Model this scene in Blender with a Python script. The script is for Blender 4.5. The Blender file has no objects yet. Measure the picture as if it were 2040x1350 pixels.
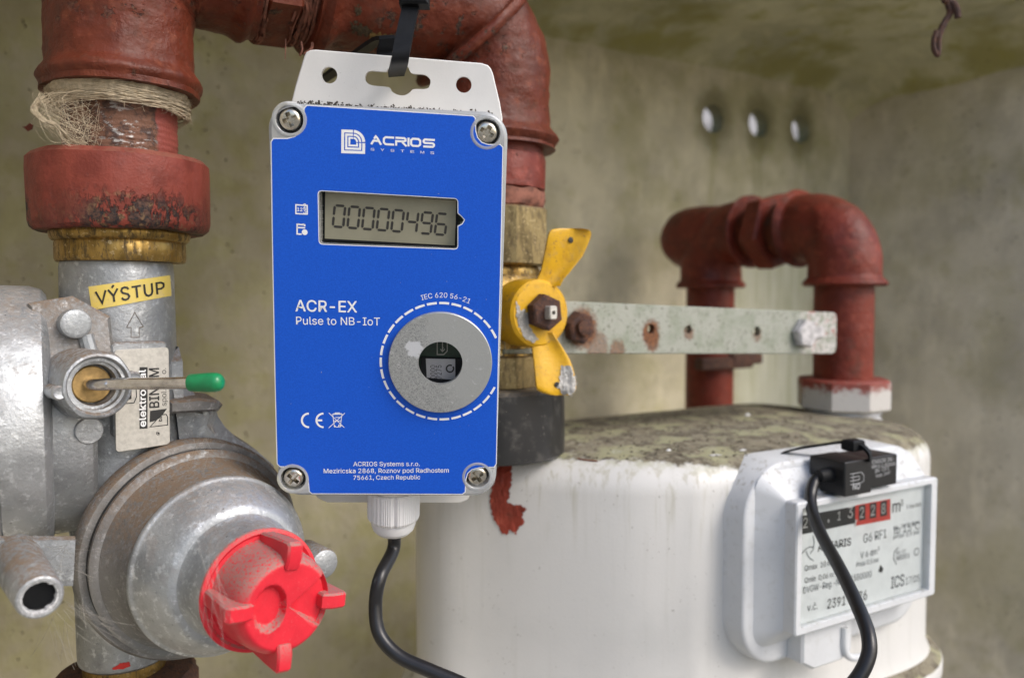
import bpy, bmesh, math, random, os
from mathutils import Vector, Matrix, noise as mnoise
from mathutils.geometry import tessellate_polygon, delaunay_2d_cdt
from mathutils.bvhtree import BVHTree
R = math.radians
random.seed(7)
scene = bpy.context.scene
COL = scene.collection
MM = 0.001

# ------------------------------------------------------------------ camera
# World axes = axes of the concrete niche (x along the meter, y into the wall, z up), millimetres in the code.
FPX, PITCH, YAW = 1600.0, R(3.0), R(30)
CAM = Vector((-164.7, -303.3, 0.0))
RT = Vector((math.cos(YAW), -math.sin(YAW), 0)); FH = Vector((math.sin(YAW), math.cos(YAW), 0))
FW = FH*math.cos(PITCH) - Vector((0, 0, 1))*math.sin(PITCH)
UP = FH*math.sin(PITCH) + Vector((0, 0, 1))*math.cos(PITCH)
cam_d = bpy.data.cameras.new('camera'); cam = bpy.data.objects.new('camera', cam_d); COL.objects.link(cam)
m3 = Matrix((RT, UP, -FW)).transposed()
cam.matrix_world = Matrix.Translation(CAM*MM) @ m3.to_4x4()
cam_d.sensor_width = 36; cam_d.lens = 36*FPX/2040; cam_d.clip_start = 0.01; cam_d.clip_end = 200
cam_d.dof.use_dof = True; cam_d.dof.focus_distance = 0.250; cam_d.dof.aperture_fstop = 9.5
scene.camera = cam

# ------------------------------------------------------------------ light
SUN_EL, SUN_AZ = R(41), R(-60)          # azimuth of the sun measured from +x, counter-clockwise
world = bpy.data.worlds.new('World'); scene.world = world; world.use_nodes = True
wn = world.node_tree; wn.nodes.clear()
sky = wn.nodes.new('ShaderNodeTexSky'); sky.sky_type = 'NISHITA'; sky.sun_disc = False
sky.sun_elevation = SUN_EL; sky.sun_rotation = math.pi/2 - SUN_AZ
sky.air_density = 1.0; sky.dust_density = 3.0; sky.ozone_density = 1.0
bg = wn.nodes.new('ShaderNodeBackground'); bg.inputs[1].default_value = 0.15
wo = wn.nodes.new('ShaderNodeOutputWorld')
wn.links.new(sky.outputs[0], bg.inputs[0]); wn.links.new(bg.outputs[0], wo.inputs[0])
sun_d = bpy.data.lights.new('sun', 'SUN'); sun_d.energy = 1.0; sun_d.angle = R(24); sun_d.color = (1.0, 0.985, 0.97)
sun = bpy.data.objects.new('sun', sun_d); COL.objects.link(sun)
sd = Vector((math.cos(SUN_EL)*math.cos(SUN_AZ), math.cos(SUN_EL)*math.sin(SUN_AZ), math.sin(SUN_EL)))
sun.rotation_euler = sd.to_track_quat('Z', 'Y').to_euler()
scene.view_settings.view_transform = 'Standard'; scene.view_settings.look = 'None'
scene.view_settings.exposure = 0.52; scene.view_settings.gamma = 1
scene.render.engine = 'CYCLES'
scene.cycles.max_bounces = 8; scene.cycles.transparent_max_bounces = 8; scene.cycles.use_denoising = True

# ------------------------------------------------------------------ photo geometry helpers
def ray(px, py):
    u = (px-1020)/FPX; v = (675-py)/FPX
    return RT*u + UP*v + FW
def on(px, py, ax, val):                 # pixel ray meets the world plane axis = val
    d = ray(px, py); k = (val-CAM[ax])/d[ax]
    return CAM + d*k
def at_depth(px, py, dep):
    return CAM + ray(px, py)*dep
def hit_plane(px, py, o, n):
    d = ray(px, py); k = (Vector(o)-CAM).dot(n)/d.dot(n)
    return CAM + d*k
# pose of the blue transmitter, solved from the four corners of its lid
DR = Matrix(((0.90299109, -0.05028156, -0.426707), (-0.42902696, -0.15937878, -0.88911994), (-0.0233017, 0.98593619, -0.16548977)))
DC = Vector((-73.5176, -69.1873, -4.72805))
DRI = DR.inverted()
def dev(px, py, z=0.0):
    o = DRI @ (CAM-DC); d = DRI @ ray(px, py); k = (z-o.z)/d.z
    return Vector((o.x+d.x*k, o.y+d.y*k, z))

# ------------------------------------------------------------------ mesh builder
def in_poly(x, y, P):
    c = False; n = len(P)
    for i in range(n):
        (x1_, y1q), (x2_, y2q) = P[i], P[i-1]
        if (y1q > y) != (y2q > y) and x < (x2_-x1_)*(y-y1q)/(y2q-y1q)+x1_: c = not c
    return c
class MB:
    def __init__(s): s.v = []; s.f = []
    def add(s, vs, fs):
        n = len(s.v); s.v += [Vector(p) for p in vs]; s.f += [tuple(i+n for i in f) for f in fs]; return s
    def join(s, o): return s.add(o.v, o.f)
    def xf(s, m):
        s.v = [m @ p for p in s.v]; return s
    def lathe(s, prof, o, ax, seg=64, cap=(True, True), fn=None, ref=None):
        # prof: (h along axis, r); fn(h, angle, r)->(dr, dh)
        ax = Vector(ax).normalized(); o = Vector(o)
        e = Vector(ref) if ref else (Vector((0, 0, 1)) if abs(ax.z) < .9 else Vector((1, 0, 0)))
        e = (e - ax*e.dot(ax)).normalized(); g = ax.cross(e)
        n = len(s.v)
        for h, r in prof:
            for k in range(seg):
                a = 2*math.pi*k/seg; dr = dh = 0
                if fn: dr, dh = fn(h, a, r)
                s.v.append(o + ax*(h+dh) + (e*math.cos(a)+g*math.sin(a))*(r+dr))
        for i in range(len(prof)-1):
            for k in range(seg):
                k2 = (k+1) % seg
                s.f.append((n+i*seg+k, n+i*seg+k2, n+(i+1)*seg+k2, n+(i+1)*seg+k))
        if cap[0]: s.f.append(tuple(n+k for k in reversed(range(seg))))
        if cap[1]: s.f.append(tuple(n+(len(prof)-1)*seg+k for k in range(seg)))
        return s
    def sweep(s, pts, rad, seg=12, cap=True, ref=(0, 0, 1), flat=None, fn=None):
        pts = [Vector(p) for p in pts]; n = len(s.v); N = len(pts)
        rad = rad if isinstance(rad, (list, tuple)) else [rad]*N
        t0 = (pts[1]-pts[0]).normalized(); e = Vector(ref); e = e - t0*e.dot(t0)
        if e.length < 1e-3: e = Vector((1, 0, 0)) - t0*t0.x
        e.normalize()
        for i, p in enumerate(pts):
            t = (pts[min(i+1, N-1)]-pts[max(i-1, 0)]).normalized()
            e = (e - t*e.dot(t)).normalized(); g = t.cross(e)
            for k in range(seg):
                a = 2*math.pi*(k+.5)/seg
                c, q = math.cos(a), math.sin(a)
                if flat: c *= flat
                rr = rad[i] + (fn(p, i, a) if fn else 0)
                s.v.append(p + (e*c+g*q)*rr)
        for i in range(N-1):
            for k in range(seg):
                k2 = (k+1) % seg
                s.f.append((n+i*seg+k, n+i*seg+k2, n+(i+1)*seg+k2, n+(i+1)*seg+k))
        if cap:
            s.f.append(tuple(n+k for k in reversed(range(seg)))); s.f.append(tuple(n+(N-1)*seg+k for k in range(seg)))
        return s
    def ribbon(s, pts, w, th, nrm):       # flat strap along pts, width along w, thickness along nrm (lists or vectors)
        n = len(s.v); N = len(pts)
        for i, p in enumerate(pts):
            W = Vector(w[i] if isinstance(w, list) else w)*.5; T = Vector(nrm[i] if isinstance(nrm, list) else nrm)*th*.5
            p = Vector(p); s.v += [p-W-T, p+W-T, p+W+T, p-W+T]
        for i in range(N-1):
            for k in range(4):
                k2 = (k+1) % 4
                s.f.append((n+i*4+k, n+i*4+k2, n+i*4+4+k2, n+i*4+4+k))
        s.f.append((n+3, n+2, n+1, n)); q = n+(N-1)*4; s.f.append((q, q+1, q+2, q+3))
        return s
    def poly(s, outer, holes=(), z=0.0):
        loops = [[(p[0], p[1]) for p in L] for L in [outer]+list(holes)]
        if len(loops) == 1:
            tris = tessellate_polygon([[Vector((x, y, 0)) for x, y in loops[0]]])
            return s.add([(x, y, z) for x, y in loops[0]], [tuple(t) for t in tris])
        pts = [Vector(p) for L in loops for p in L]; ed = []; n = 0
        for L in loops:
            ed += [(n+i, n+(i+1) % len(L)) for i in range(len(L))]; n += len(L)
        vo, eo, fo = delaunay_2d_cdt(pts, ed, [], 0, 1e-6)[:3]; keep = []
        for f in fo:
            cx = sum(vo[i].x for i in f)/len(f); cy = sum(vo[i].y for i in f)/len(f)
            if in_poly(cx, cy, loops[0]) and not any(in_poly(cx, cy, h) for h in loops[1:]): keep.append(tuple(f))
        return s.add([(p.x, p.y, z) for p in vo], keep)
    def prism(s, outer, z0, z1, holes=(), ch=0.0, chb=0.0):
        # front at z1 (towards +z), chamfer ch on the front edge
        outer = ccw(outer); holes = [ccw(h) for h in holes]
        lv = [(z1, ch), (z1-ch, 0)] if ch else [(z1, 0)]
        lv += [(z0+chb, 0), (z0, chb)] if chb else [(z0, 0)]
        rings = [[(p[0], p[1], z) for p in inset(outer, d)] for z, d in lv]
        n = len(outer)
        for a, b in zip(rings[:-1], rings[1:]):
            s.add(a+b, [(i, n+i, n+(i+1) % n, (i+1) % n) for i in range(n)])
        for h in holes:
            m = len(h)
            s.add([(p[0], p[1], z1) for p in h]+[(p[0], p[1], z0) for p in h], [(i, (i+1) % m, m+(i+1) % m, m+i) for i in range(m)])
        s.poly(rings[0], holes, z1); s.poly(rings[-1], holes, z0)
        return s
    def box(s, c, d, b=0.0):
        x, y, z = c; X, Y, Z = d[0]/2, d[1]/2, d[2]/2
        return s.prism([(x-X, y-Y), (x+X, y-Y), (x+X, y+Y), (x-X, y+Y)], z-Z, z+Z, ch=b, chb=b)
    def grid(s, fn, nu, nv):
        n = len(s.v)
        for j in range(nv+1):
            for i in range(nu+1): s.v.append(Vector(fn(i/nu, j/nv)))
        for j in range(nv):
            for i in range(nu):
                a = n+j*(nu+1)+i; s.f.append((a, a+1, a+nu+2, a+nu+1))
        return s
    def bvh(s): return BVHTree.FromPolygons(s.v, s.f)
    def build(s, name, mat, parent=None, base=None, sharp=35, kind=None, flip=False):
        if base is None: base = Vector(parent['_b']) if parent and '_b' in parent else Vector((0, 0, 0))
        me = bpy.data.meshes.new(name)
        me.from_pydata([(p-base)*MM for p in s.v], [], s.f)
        bm = bmesh.new(); bm.from_mesh(me)
        bmesh.ops.remove_doubles(bm, verts=bm.verts, dist=1e-7)
        bmesh.ops.recalc_face_normals(bm, faces=bm.faces)
        bm.to_mesh(me); bm.free()
        for p in me.polygons: p.use_smooth = True
        if sharp is not None:
            try: me.set_sharp_from_angle(angle=R(sharp))
            except Exception: pass
        me.materials.append(mat)
        o = bpy.data.objects.new(name, me); COL.objects.link(o)
        o['_b'] = tuple(base)
        if parent: o.parent = parent
        else: o.location = base*MM
        if kind: o['kind'] = kind
        return o
def ccw(L):
    a = sum(L[i][0]*L[(i+1) % len(L)][1]-L[(i+1) % len(L)][0]*L[i][1] for i in range(len(L)))
    return list(L) if a > 0 else list(reversed(L))
def inset(L, d):
    if not d: return [tuple(p[:2]) for p in L]
    out = []; n = len(L)
    for i in range(n):
        a, b, c = (Vector(L[(i+k) % n][:2]) for k in (-1, 0, 1))
        e1 = (b-a).normalized(); e2 = (c-b).normalized()
        n1 = Vector((-e1.y, e1.x)); n2 = Vector((-e2.y, e2.x)); m = n1+n2
        m = n1 if m.length < 1e-4 else m/ max(.3, (1+n1.dot(n2)))
        q = b+m*d; out.append((q.x, q.y))
    return out
def rrect(x0, y0, x1, y1, r, n=8):
    out = []
    rs = r if isinstance(r, (list, tuple)) else (r, r, r, r)
    for (cx, cy, a0, rr) in ((x1-rs[0], y1-rs[0], 0, rs[0]), (x0+rs[1], y1-rs[1], 90, rs[1]), (x0+rs[2], y0+rs[2], 180, rs[2]), (x1-rs[3], y0+rs[3], 270, rs[3])):
        for k in range(n+1):
            a = R(a0+90*k/n); out.append((cx+rr*math.cos(a), cy+rr*math.sin(a)))
    return out
def circle(x, y, r, n=40, a0=0): return [(x+r*math.cos(2*math.pi*k/n+a0), y+r*math.sin(2*math.pi*k/n+a0)) for k in range(n)]
def strokes(mb, lines, w, closed=False, z=0.0):     # flat mitred pen strokes in the xy plane
    for L in lines:
        L = [Vector(p[:2]) for p in L]; n = len(L); cl = closed or (n > 2 and (L[0]-L[-1]).length < 1e-6)
        if cl and (L[0]-L[-1]).length < 1e-6: L = L[:-1]; n -= 1
        A = []; B = []
        for i in range(n):
            p = L[i]; a = L[i-1] if (i > 0 or cl) else None; c = L[(i+1) % n] if (i < n-1 or cl) else None
            d1 = (p-a).normalized() if a is not None else None; d2 = (c-p).normalized() if c is not None else None
            d1 = d1 or d2; d2 = d2 or d1
            n1 = Vector((-d1.y, d1.x)); n2 = Vector((-d2.y, d2.x)); m = (n1+n2)/max(.35, 1+n1.dot(n2))
            A.append(p+m*w/2); B.append(p-m*w/2)
        vs = [(q.x, q.y, z) for q in A]+[(q.x, q.y, z) for q in B]
        mb.add(vs, [(i, (i+1) % n, n+(i+1) % n, n+i) for i in range(n if cl else n-1)])
    return mb
def arc(x, y, r, a0, a1, n=20, ry=None): return [(x+r*math.cos(R(a0+(a1-a0)*k/n)), y+(ry or r)*math.sin(R(a0+(a1-a0)*k/n))) for k in range(n+1)]
def spline(pts, n=10):
    P = [Vector(p) for p in pts]; P = [P[0]*2-P[1]]+P+[P[-1]*2-P[-2]]; out = []
    for i in range(1, len(P)-2):
        a, b, c, d = P[i-1:i+3]
        for k in range(n):
            t = k/n
            out.append(.5*((2*b)+(c-a)*t+(2*a-5*b+4*c-d)*t*t+(3*b-a-3*c+d)*t**3))
    out.append(P[-2]); return out

# ------------------------------------------------------------------ text
FONT = None
try:
    FONT = bpy.data.fonts.load(os.path.join(bpy.utils.system_resource('DATAFILES'), 'fonts', 'Inter.woff2'))
except Exception: FONT = None
_tc = {}
def text2d(body, bold=0.0, space=1.0):
    key = (body, bold, space)
    if key in _tc: return _tc[key]
    cu = bpy.data.curves.new('t', 'FONT'); cu.body = body; cu.size = 1; cu.space_character = space; cu.resolution_u = 3
    if FONT: cu.font = FONT
    ob = bpy.data.objects.new('t', cu); COL.objects.link(ob); bpy.context.view_layer.update()
    ev = ob.evaluated_get(bpy.context.evaluated_depsgraph_get()); me = ev.to_mesh()
    vs = [v.co.copy() for v in me.vertices]; fs = [tuple(p.vertices) for p in me.polygons]
    ev.to_mesh_clear(); bpy.data.objects.remove(ob); bpy.data.curves.remove(cu)
    if not vs: vs = [Vector()]
    x0 = min(v.x for v in vs); x1 = max(v.x for v in vs)
    vs = [Vector((v.x-x0, v.y, 0)) for v in vs]
    _tc[key] = (vs, fs, x1-x0); return _tc[key]
def text_on(mb, body, p0, p1, nrm, bold=0.0, hs=1.0, space=1.0):   # baseline p0..p1 on a plane with normal nrm
    vs, fs, w = text2d(body, bold, space); p0 = Vector(p0); p1 = Vector(p1); d = p1-p0; k = d.length/w; d.normalize()
    n_ = Vector(nrm).normalized(); u = n_.cross(d).normalized()
    offs = [(0, 0)] if bold <= 0 else [(bold*math.cos(a)*.5, bold*math.sin(a)*.5) for a in (.4, 1.9, 3.5, 5.0)]
    for i, (ox, oy) in enumerate(offs):
        mb.add([p0 + d*(v.x+ox)*k + u*(v.y*hs+oy)*k + n_*(.004*i) for v in vs], fs)
    return mb

# ------------------------------------------------------------------ materials
class Mat:
    def __init__(s, name, col=(.5, .5, .5), rough=.5, metal=0.0, spec=.5, scale=1.0):
        s.m = bpy.data.materials.new(name); s.m.use_nodes = True; s.t = s.m.node_tree; s.b = s.t.nodes['Principled BSDF']
        s.b.inputs['Roughness'].default_value = rough; s.b.inputs['Metallic'].default_value = metal
        s.b.inputs['Specular IOR Level'].default_value = spec
        s.c = s.rgb(col); s.r = None; s.mt = None; s.rough = rough; s.metal = metal; s.h = None
        tc = s.t.nodes.new('ShaderNodeTexCoord'); vm = s.t.nodes.new('ShaderNodeVectorMath'); vm.operation = 'SCALE'
        vm.inputs['Scale'].default_value = 1000*scale; s.L(tc.outputs['Object'], vm.inputs[0]); s.co = vm.outputs[0]
        ge = s.t.nodes.new('ShaderNodeNewGeometry'); s.geo = ge
        sx = s.t.nodes.new('ShaderNodeSeparateXYZ'); s.L(ge.outputs['Normal'], sx.inputs[0]); s.nz = sx.outputs[2]
        sp = s.t.nodes.new('ShaderNodeSeparateXYZ'); s.L(s.co, sp.inputs[0]); s.x, s.y, s.z = sp.outputs
    def L(s, a, b): s.t.links.new(a, b)
    def rgb(s, c):
        n = s.t.nodes.new('ShaderNodeRGB'); n.outputs[0].default_value = (*c, 1); return n.outputs[0]
    def put(s, v, sock):
        if isinstance(v, (int, float)): sock.default_value = v
        elif isinstance(v, tuple): sock.default_value = (*v, 1) if len(v) == 3 else v
        else: s.L(v, sock)
    def math(s, op, a, b=0.0, c=0.0, clamp=False):
        n = s.t.nodes.new('ShaderNodeMath'); n.operation = op; n.use_clamp = clamp
        s.put(a, n.inputs[0]); s.put(b, n.inputs[1]); s.put(c, n.inputs[2]); return n.outputs[0]
    def mul(s, *a):
        r = a[0]
        for q in a[1:]: r = s.math('MULTIPLY', r, q)
        return r
    def noise(s, sz, det=4, rough=.55, lo=None, hi=None, stretch=None, dist=0.0, off=0.0):   # sz: feature size in mm
        n = s.t.nodes.new('ShaderNodeTexNoise'); n.inputs['Scale'].default_value = 1.0/sz; n.inputs['Detail'].default_value = det
        n.inputs['Roughness'].default_value = rough; n.inputs['Distortion'].default_value = dist
        mp = s.t.nodes.new('ShaderNodeMapping'); mp.inputs['Location'].default_value = (off*7.3, off*3.1, off*5.7)
        mp.inputs['Scale'].default_value = stretch or (1, 1, 1); s.L(s.co, mp.inputs[0]); s.L(mp.outputs[0], n.inputs[0])
        o = n.outputs[0]
        return o if lo is None else s.step(o, lo, hi)
    def voro(s, sz, feat='F1', lo=None, hi=None):
        n = s.t.nodes.new('ShaderNodeTexVoronoi'); n.feature = feat; n.inputs['Scale'].default_value = 1.0/sz; s.L(s.co, n.inputs[0])
        return n.outputs[0] if lo is None else s.step(n.outputs[0], lo, hi)
    def step(s, v, lo, hi):
        n = s.t.nodes.new('ShaderNodeMapRange'); n.interpolation_type = 'SMOOTHSTEP'; n.clamp = True
        a, b, f0, f1 = (lo, hi, 0, 1) if lo < hi else (hi, lo, 1, 0)
        n.inputs[1].default_value = a; n.inputs[2].default_value = b; n.inputs[3].default_value = f0; n.inputs[4].default_value = f1
        s.put(v, n.inputs[0]); return n.outputs[0]
    def cmix(s, f, a, b):
        n = s.t.nodes.new('ShaderNodeMix'); n.data_type = 'RGBA'; s.put(f, n.inputs[0]); s.put(a, n.inputs[6]); s.put(b, n.inputs[7]); return n.outputs[2]
    def fmix(s, f, a, b):
        n = s.t.nodes.new('ShaderNodeMix'); n.data_type = 'FLOAT'; s.put(f, n.inputs[0]); s.put(a, n.inputs[2]); s.put(b, n.inputs[3]); return n.outputs[0]
    def layer(s, f, col, rough=None, metal=None):
        s.c = s.cmix(f, s.c, col)
        if rough is not None: s.r = s.fmix(f, s.r if s.r is not None else s.rough, rough)
        if metal is not None: s.mt = s.fmix(f, s.mt if s.mt is not None else s.metal, metal)
        return s
    def height(s, v, k):
        q = s.math('MULTIPLY', v, k); s.h = q if s.h is None else s.math('ADD', s.h, q); return s
    def dust(s, lo=.35, hi=.95, col=(.28, .22, .16), amt=.8, sz=3.0):
        f = s.mul(s.step(s.nz, lo, hi), s.noise(sz, 6, .7, .35, .6), amt); return s.layer(f, col, .9, 0.0)
    def done(s, dist=.25):
        s.L(s.c, s.b.inputs['Base Color'])
        if s.r is not None: s.L(s.r, s.b.inputs['Roughness'])
        if s.mt is not None: s.L(s.mt, s.b.inputs['Metallic'])
        if s.h is not None:
            n = s.t.nodes.new('ShaderNodeBump'); n.inputs['Strength'].default_value = 1.0; n.inputs['Distance'].default_value = MM*dist
            s.L(s.h, n.inputs['Height']); s.L(n.outputs[0], s.b.inputs['Normal'])
        return s.m
def plain(name, col, rough=.5, metal=0.0, spec=.5, var=.12, sz=4.0, bump=0.0):
    a = Mat(name, col, rough, metal, spec)
    a.layer(a.noise(sz, 4, .6, .35, .7), tuple(c*(1-var*2) for c in col))
    if bump: a.height(a.noise(sz*.3, 3), bump)
    return a.done()

def red_paint(name, col, chips=.60, dust=.75):
    a = Mat(name, col, .46, 0, .32)
    a.layer(a.noise(22, 4, .6, .4, .7), tuple(c*.62 for c in col))
    a.layer(a.noise(5, 5, .6, .5, .72, off=3), (col[0]*1.35, col[1]*1.7, col[2]*1.8), .6)
    a.layer(a.mul(a.noise(9, 5, .65, .52, .70, off=9), .55), (.075, .035, .022), .75)          # grime
    a.layer(a.mul(a.noise(1.1, 3, .6, .66, .74, off=4), a.noise(25, 3, .5, .45, .6, off=2), .6), (.05, .025, .018), .8)
    ch = a.mul(a.noise(6, 6, .72, chips, chips+.03, off=15), a.noise(30, 2, .5, .42, .56, off=2))
    a.layer(ch, a.cmix(a.noise(1.2, 3, .6, .4, .6), (.03, .022, .02), (.13, .075, .05)), .6, .3)
    a.dust(.55, 1.0, (.17, .09, .06), dust, 2.2)
    a.layer(a.noise(.55, 2, .5, .76, .80, off=6), (.45, .33, .25))                              # specks
    a.height(a.noise(7, 4), 1.6).height(a.mul(a.noise(1.6, 4, .6), a.noise(12, 3, .5, .35, .65, off=8)), 1.0).height(a.noise(9, 3, .6, stretch=(.25, 1, 1), off=3), .8).height(ch, -1.1)
    return a.done(.45)
M_red = red_paint('red_paint', (.122, .024, .0105), .57, .45)
M_red2 = red_paint('red_nut_paint', (.19, .036, .024), .62, .3)
M_red3 = red_paint('clean_red_paint', (.175, .028, .015), .70, .25)
def nut_mat():
    a = Mat('worn_red_nut', (.225, .048, .033), .5, 0, .3)
    a.layer(a.noise(8, 4, .6, .42, .68), (.16, .032, .022))
    low = a.step(a.z, -9, -23)
    ch = a.step(a.math('ADD', a.math('ADD', a.mul(a.noise(3, 7, .75, stretch=(1, 1, .5), off=5), .75), a.mul(a.noise(13, 3, .5, off=4), .45)), a.mul(low, .085)), .66, .69)
    ctr = a.math('ADD', .25, a.step(a.math('ABSOLUTE', a.math('SUBTRACT', a.x, 3)), 22, 7))
    ch = a.mul(ch, a.math('ADD', a.mul(low, ctr, 1.3), a.noise(14, 2, .5, .56, .64), clamp=True))
    a.layer(ch, a.cmix(a.noise(1.3, 4, .65, .38, .62), (.030, .027, .030), (.11, .06, .045)), .55, .35)
    a.layer(a.mul(low, ctr, a.noise(2.5, 4, .6, .54, .68, off=8)), (.22, .14, .08), .8)
    a.dust(.5, 1, (.25, .15, .10), .8)
    a.height(a.noise(5, 4), 1.0).height(a.noise(.9, 3), .4).height(ch, -1.0)
    return a.done(.4)
M_nut = nut_mat()
def nipple_mat():
    a = Mat('bare_rusty_nipple', (.16, .075, .045), .6, .2)
    a.layer(a.noise(4, 6, .7, .45, .6), (.06, .032, .025), .7)
    bare = a.mul(a.noise(3.2, 6, .7, .53, .60, stretch=(1, 1, 2.2), off=3), a.noise(13, 2, .5, .40, .55, off=1))
    a.layer(a.mul(bare, .8), (.34, .33, .32), .32, .8)
    a.layer(a.step(a.math('ADD', a.x, a.mul(a.noise(5, 3), 6.0)), 11.5, 13.0), (.25, .055, .04), .55, 0.0)
    w = a.t.nodes.new('ShaderNodeTexWave'); w.bands_direction = 'Z'; w.inputs['Scale'].default_value = .16; w.inputs['Distortion'].default_value = 1.0; a.L(a.co, w.inputs[0])
    a.height(w.outputs[1], .25).height(a.noise(2, 5, .7), 1.2)
    return a.done(.4)
M_nip = nipple_mat()
def cast(name, col, dust=.8, lo=.25, metal=.75, rough=.46):
    a = Mat(name, col, rough, metal)
    a.layer(a.noise(14, 5, .6, .38, .7), tuple(c*.66 for c in col), .55)
    a.layer(a.noise(2.6, 6, .7, .52, .66, off=4), tuple(min(1, c*1.4) for c in col), .38)
    a.layer(a.mul(a.noise(1.2, 4, .7, .60, .70, off=11), .5), tuple(c*.35 for c in col), .6)
    a.layer(a.mul(a.noise(30, 3, .6, .48, .68, off=7), .45), (.22, .25, .27), .62, .35)
    a.layer(a.mul(a.step(a.nz, -.2, .7), a.noise(9, 6, .7, .54, .68, off=5), dust), (.20, .15, .105), .9, 0)
    a.dust(lo, .85, (.19, .135, .092), dust, 1.6)
    a.layer(a.mul(a.step(a.nz, lo, .8), a.noise(.8, 2, .5, .70, .74, off=21)), (.03, .022, .018), .9, 0)
    a.height(a.noise(1.0, 4, .6), .55).height(a.noise(6, 4), .7)
    return a.done(.3)
M_zinc = cast('cast_zinc', (.42, .44, .46), .9)
M_zinc_l = cast('cast_zinc_cover', (.48, .50, .52), .5, .5, .75, .46)
M_zinc_d = cast('dusty_zinc', (.25, .245, .24), 1.3, -.1, .45)
def brass_mat(name, col, dirt):
    a = Mat(name, col, .34, .9)
    a.layer(a.noise(6, 5, .65, .42, .66, stretch=(1, 1, .35)), tuple(c*.45 for c in col), .5)
    a.layer(a.mul(a.noise(2.5, 6, .7, .50, .60, off=3, stretch=(1.6, 1.6, .5)), dirt), (.05, .035, .02), .7, .2)
    a.layer(a.mul(a.noise(1.4, 4, .6, .58, .66, off=8), .6), (.62, .48, .26), .3)
    a.dust(.4, .9, (.18, .13, .08), .8)
    a.height(a.noise(1.5, 4), .4)
    return a.done(.3)
M_brass = brass_mat('brass', (.43, .28, .085), .75)
M_brass_d = brass_mat('tarnished_brass', (.36, .27, .13), .45)
M_brass_f = plain('brass_face', (.46, .30, .11), .5, .35, var=.18, sz=2)
def enamel():
    a = Mat('white_enamel', (.655, .645, .62), .38, 0, .5)
    a.layer(a.mul(a.noise(40, 4, .6, .42, .7), .5), (.56, .56, .54))
    thr = a.step(a.x, -70, 0)
    dirt = a.math('ADD', a.nz, a.math('ADD', a.mul(thr, .35), a.mul(a.math('SUBTRACT', a.noise(6, 6, .7), .5), .5)))
    d = a.step(dirt, .86, .97)
    dc = a.cmix(a.noise(9, 6, .72, .42, .58, off=3), (.25, .22, .155), (.12, .10, .07))
    dc = a.cmix(a.noise(17, 4, .55, .50, .62, off=8), dc, (.34, .33, .20))
    dc = a.cmix(a.noise(1.6, 4, .7, .60, .68, off=2), dc, (.06, .048, .032))
    a.layer(d, dc, .95)
    moss = a.mul(a.step(dirt, .62, .95), a.noise(7, 5, .7, .42, .62, off=12), .6)
    a.c = a.cmix(a.mul(moss, a.math('SUBTRACT', 1.0, d)), a.c, (.36, .36, .20))
    sp = a.mul(a.noise(1.5, 3, .6, .66, .70, off=17), a.noise(14, 3, .6, .48, .6, off=6))
    a.layer(a.mul(sp, .7), (.20, .18, .15), .8)
    a.layer(a.mul(a.noise(4, 4, .6, .52, .72, stretch=(1, 1, .05), off=4), .16), (.44, .43, .38))
    a.layer(a.mul(a.step(a.z, 178, 222), a.noise(3.2, 4, .6, .50, .68, stretch=(1, 1, .07), off=19), .55), (.37, .35, .25), .7)
    low = a.step(a.z, 104, 96)
    a.layer(a.mul(low, a.step(a.nz, -.15, .5), a.noise(7, 6, .72, .40, .56, off=9)), (.20, .185, .13), .95)
    a.height(a.noise(1.2, 3), .12).height(a.mul(d, a.noise(1.2, 4, .7)), 1.6)
    return a.done(.4)
M_enamel = enamel()
def wplastic(name, col, dirt=.3, rough=.42):
    a = Mat(name, col, rough)
    a.layer(a.mul(a.noise(3.5, 6, .7, .52, .66), dirt, a.step(a.nz, -.3, .6)), (.26, .235, .18), .8)
    a.layer(a.mul(a.noise(.7, 3, .6, .70, .74, off=4), dirt*1.6), (.08, .07, .06), .8)
    a.layer(a.mul(a.noise(18, 3, .5, .45, .7, off=9), .3), tuple(c*.8 for c in col))
    a.height(a.noise(.6, 2), .08)
    return a.done(.3)
M_white = wplastic('white_plastic', (.69, .685, .67), .22)
M_grip = wplastic('gland_plastic', (.72, .72, .72), .05, .5)
M_meterw = wplastic('index_housing_plastic', (.63, .645, .66), .55)
M_dial = plain('dial_face', (.78, .80, .80), .35, var=.05, sz=9)
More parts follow.
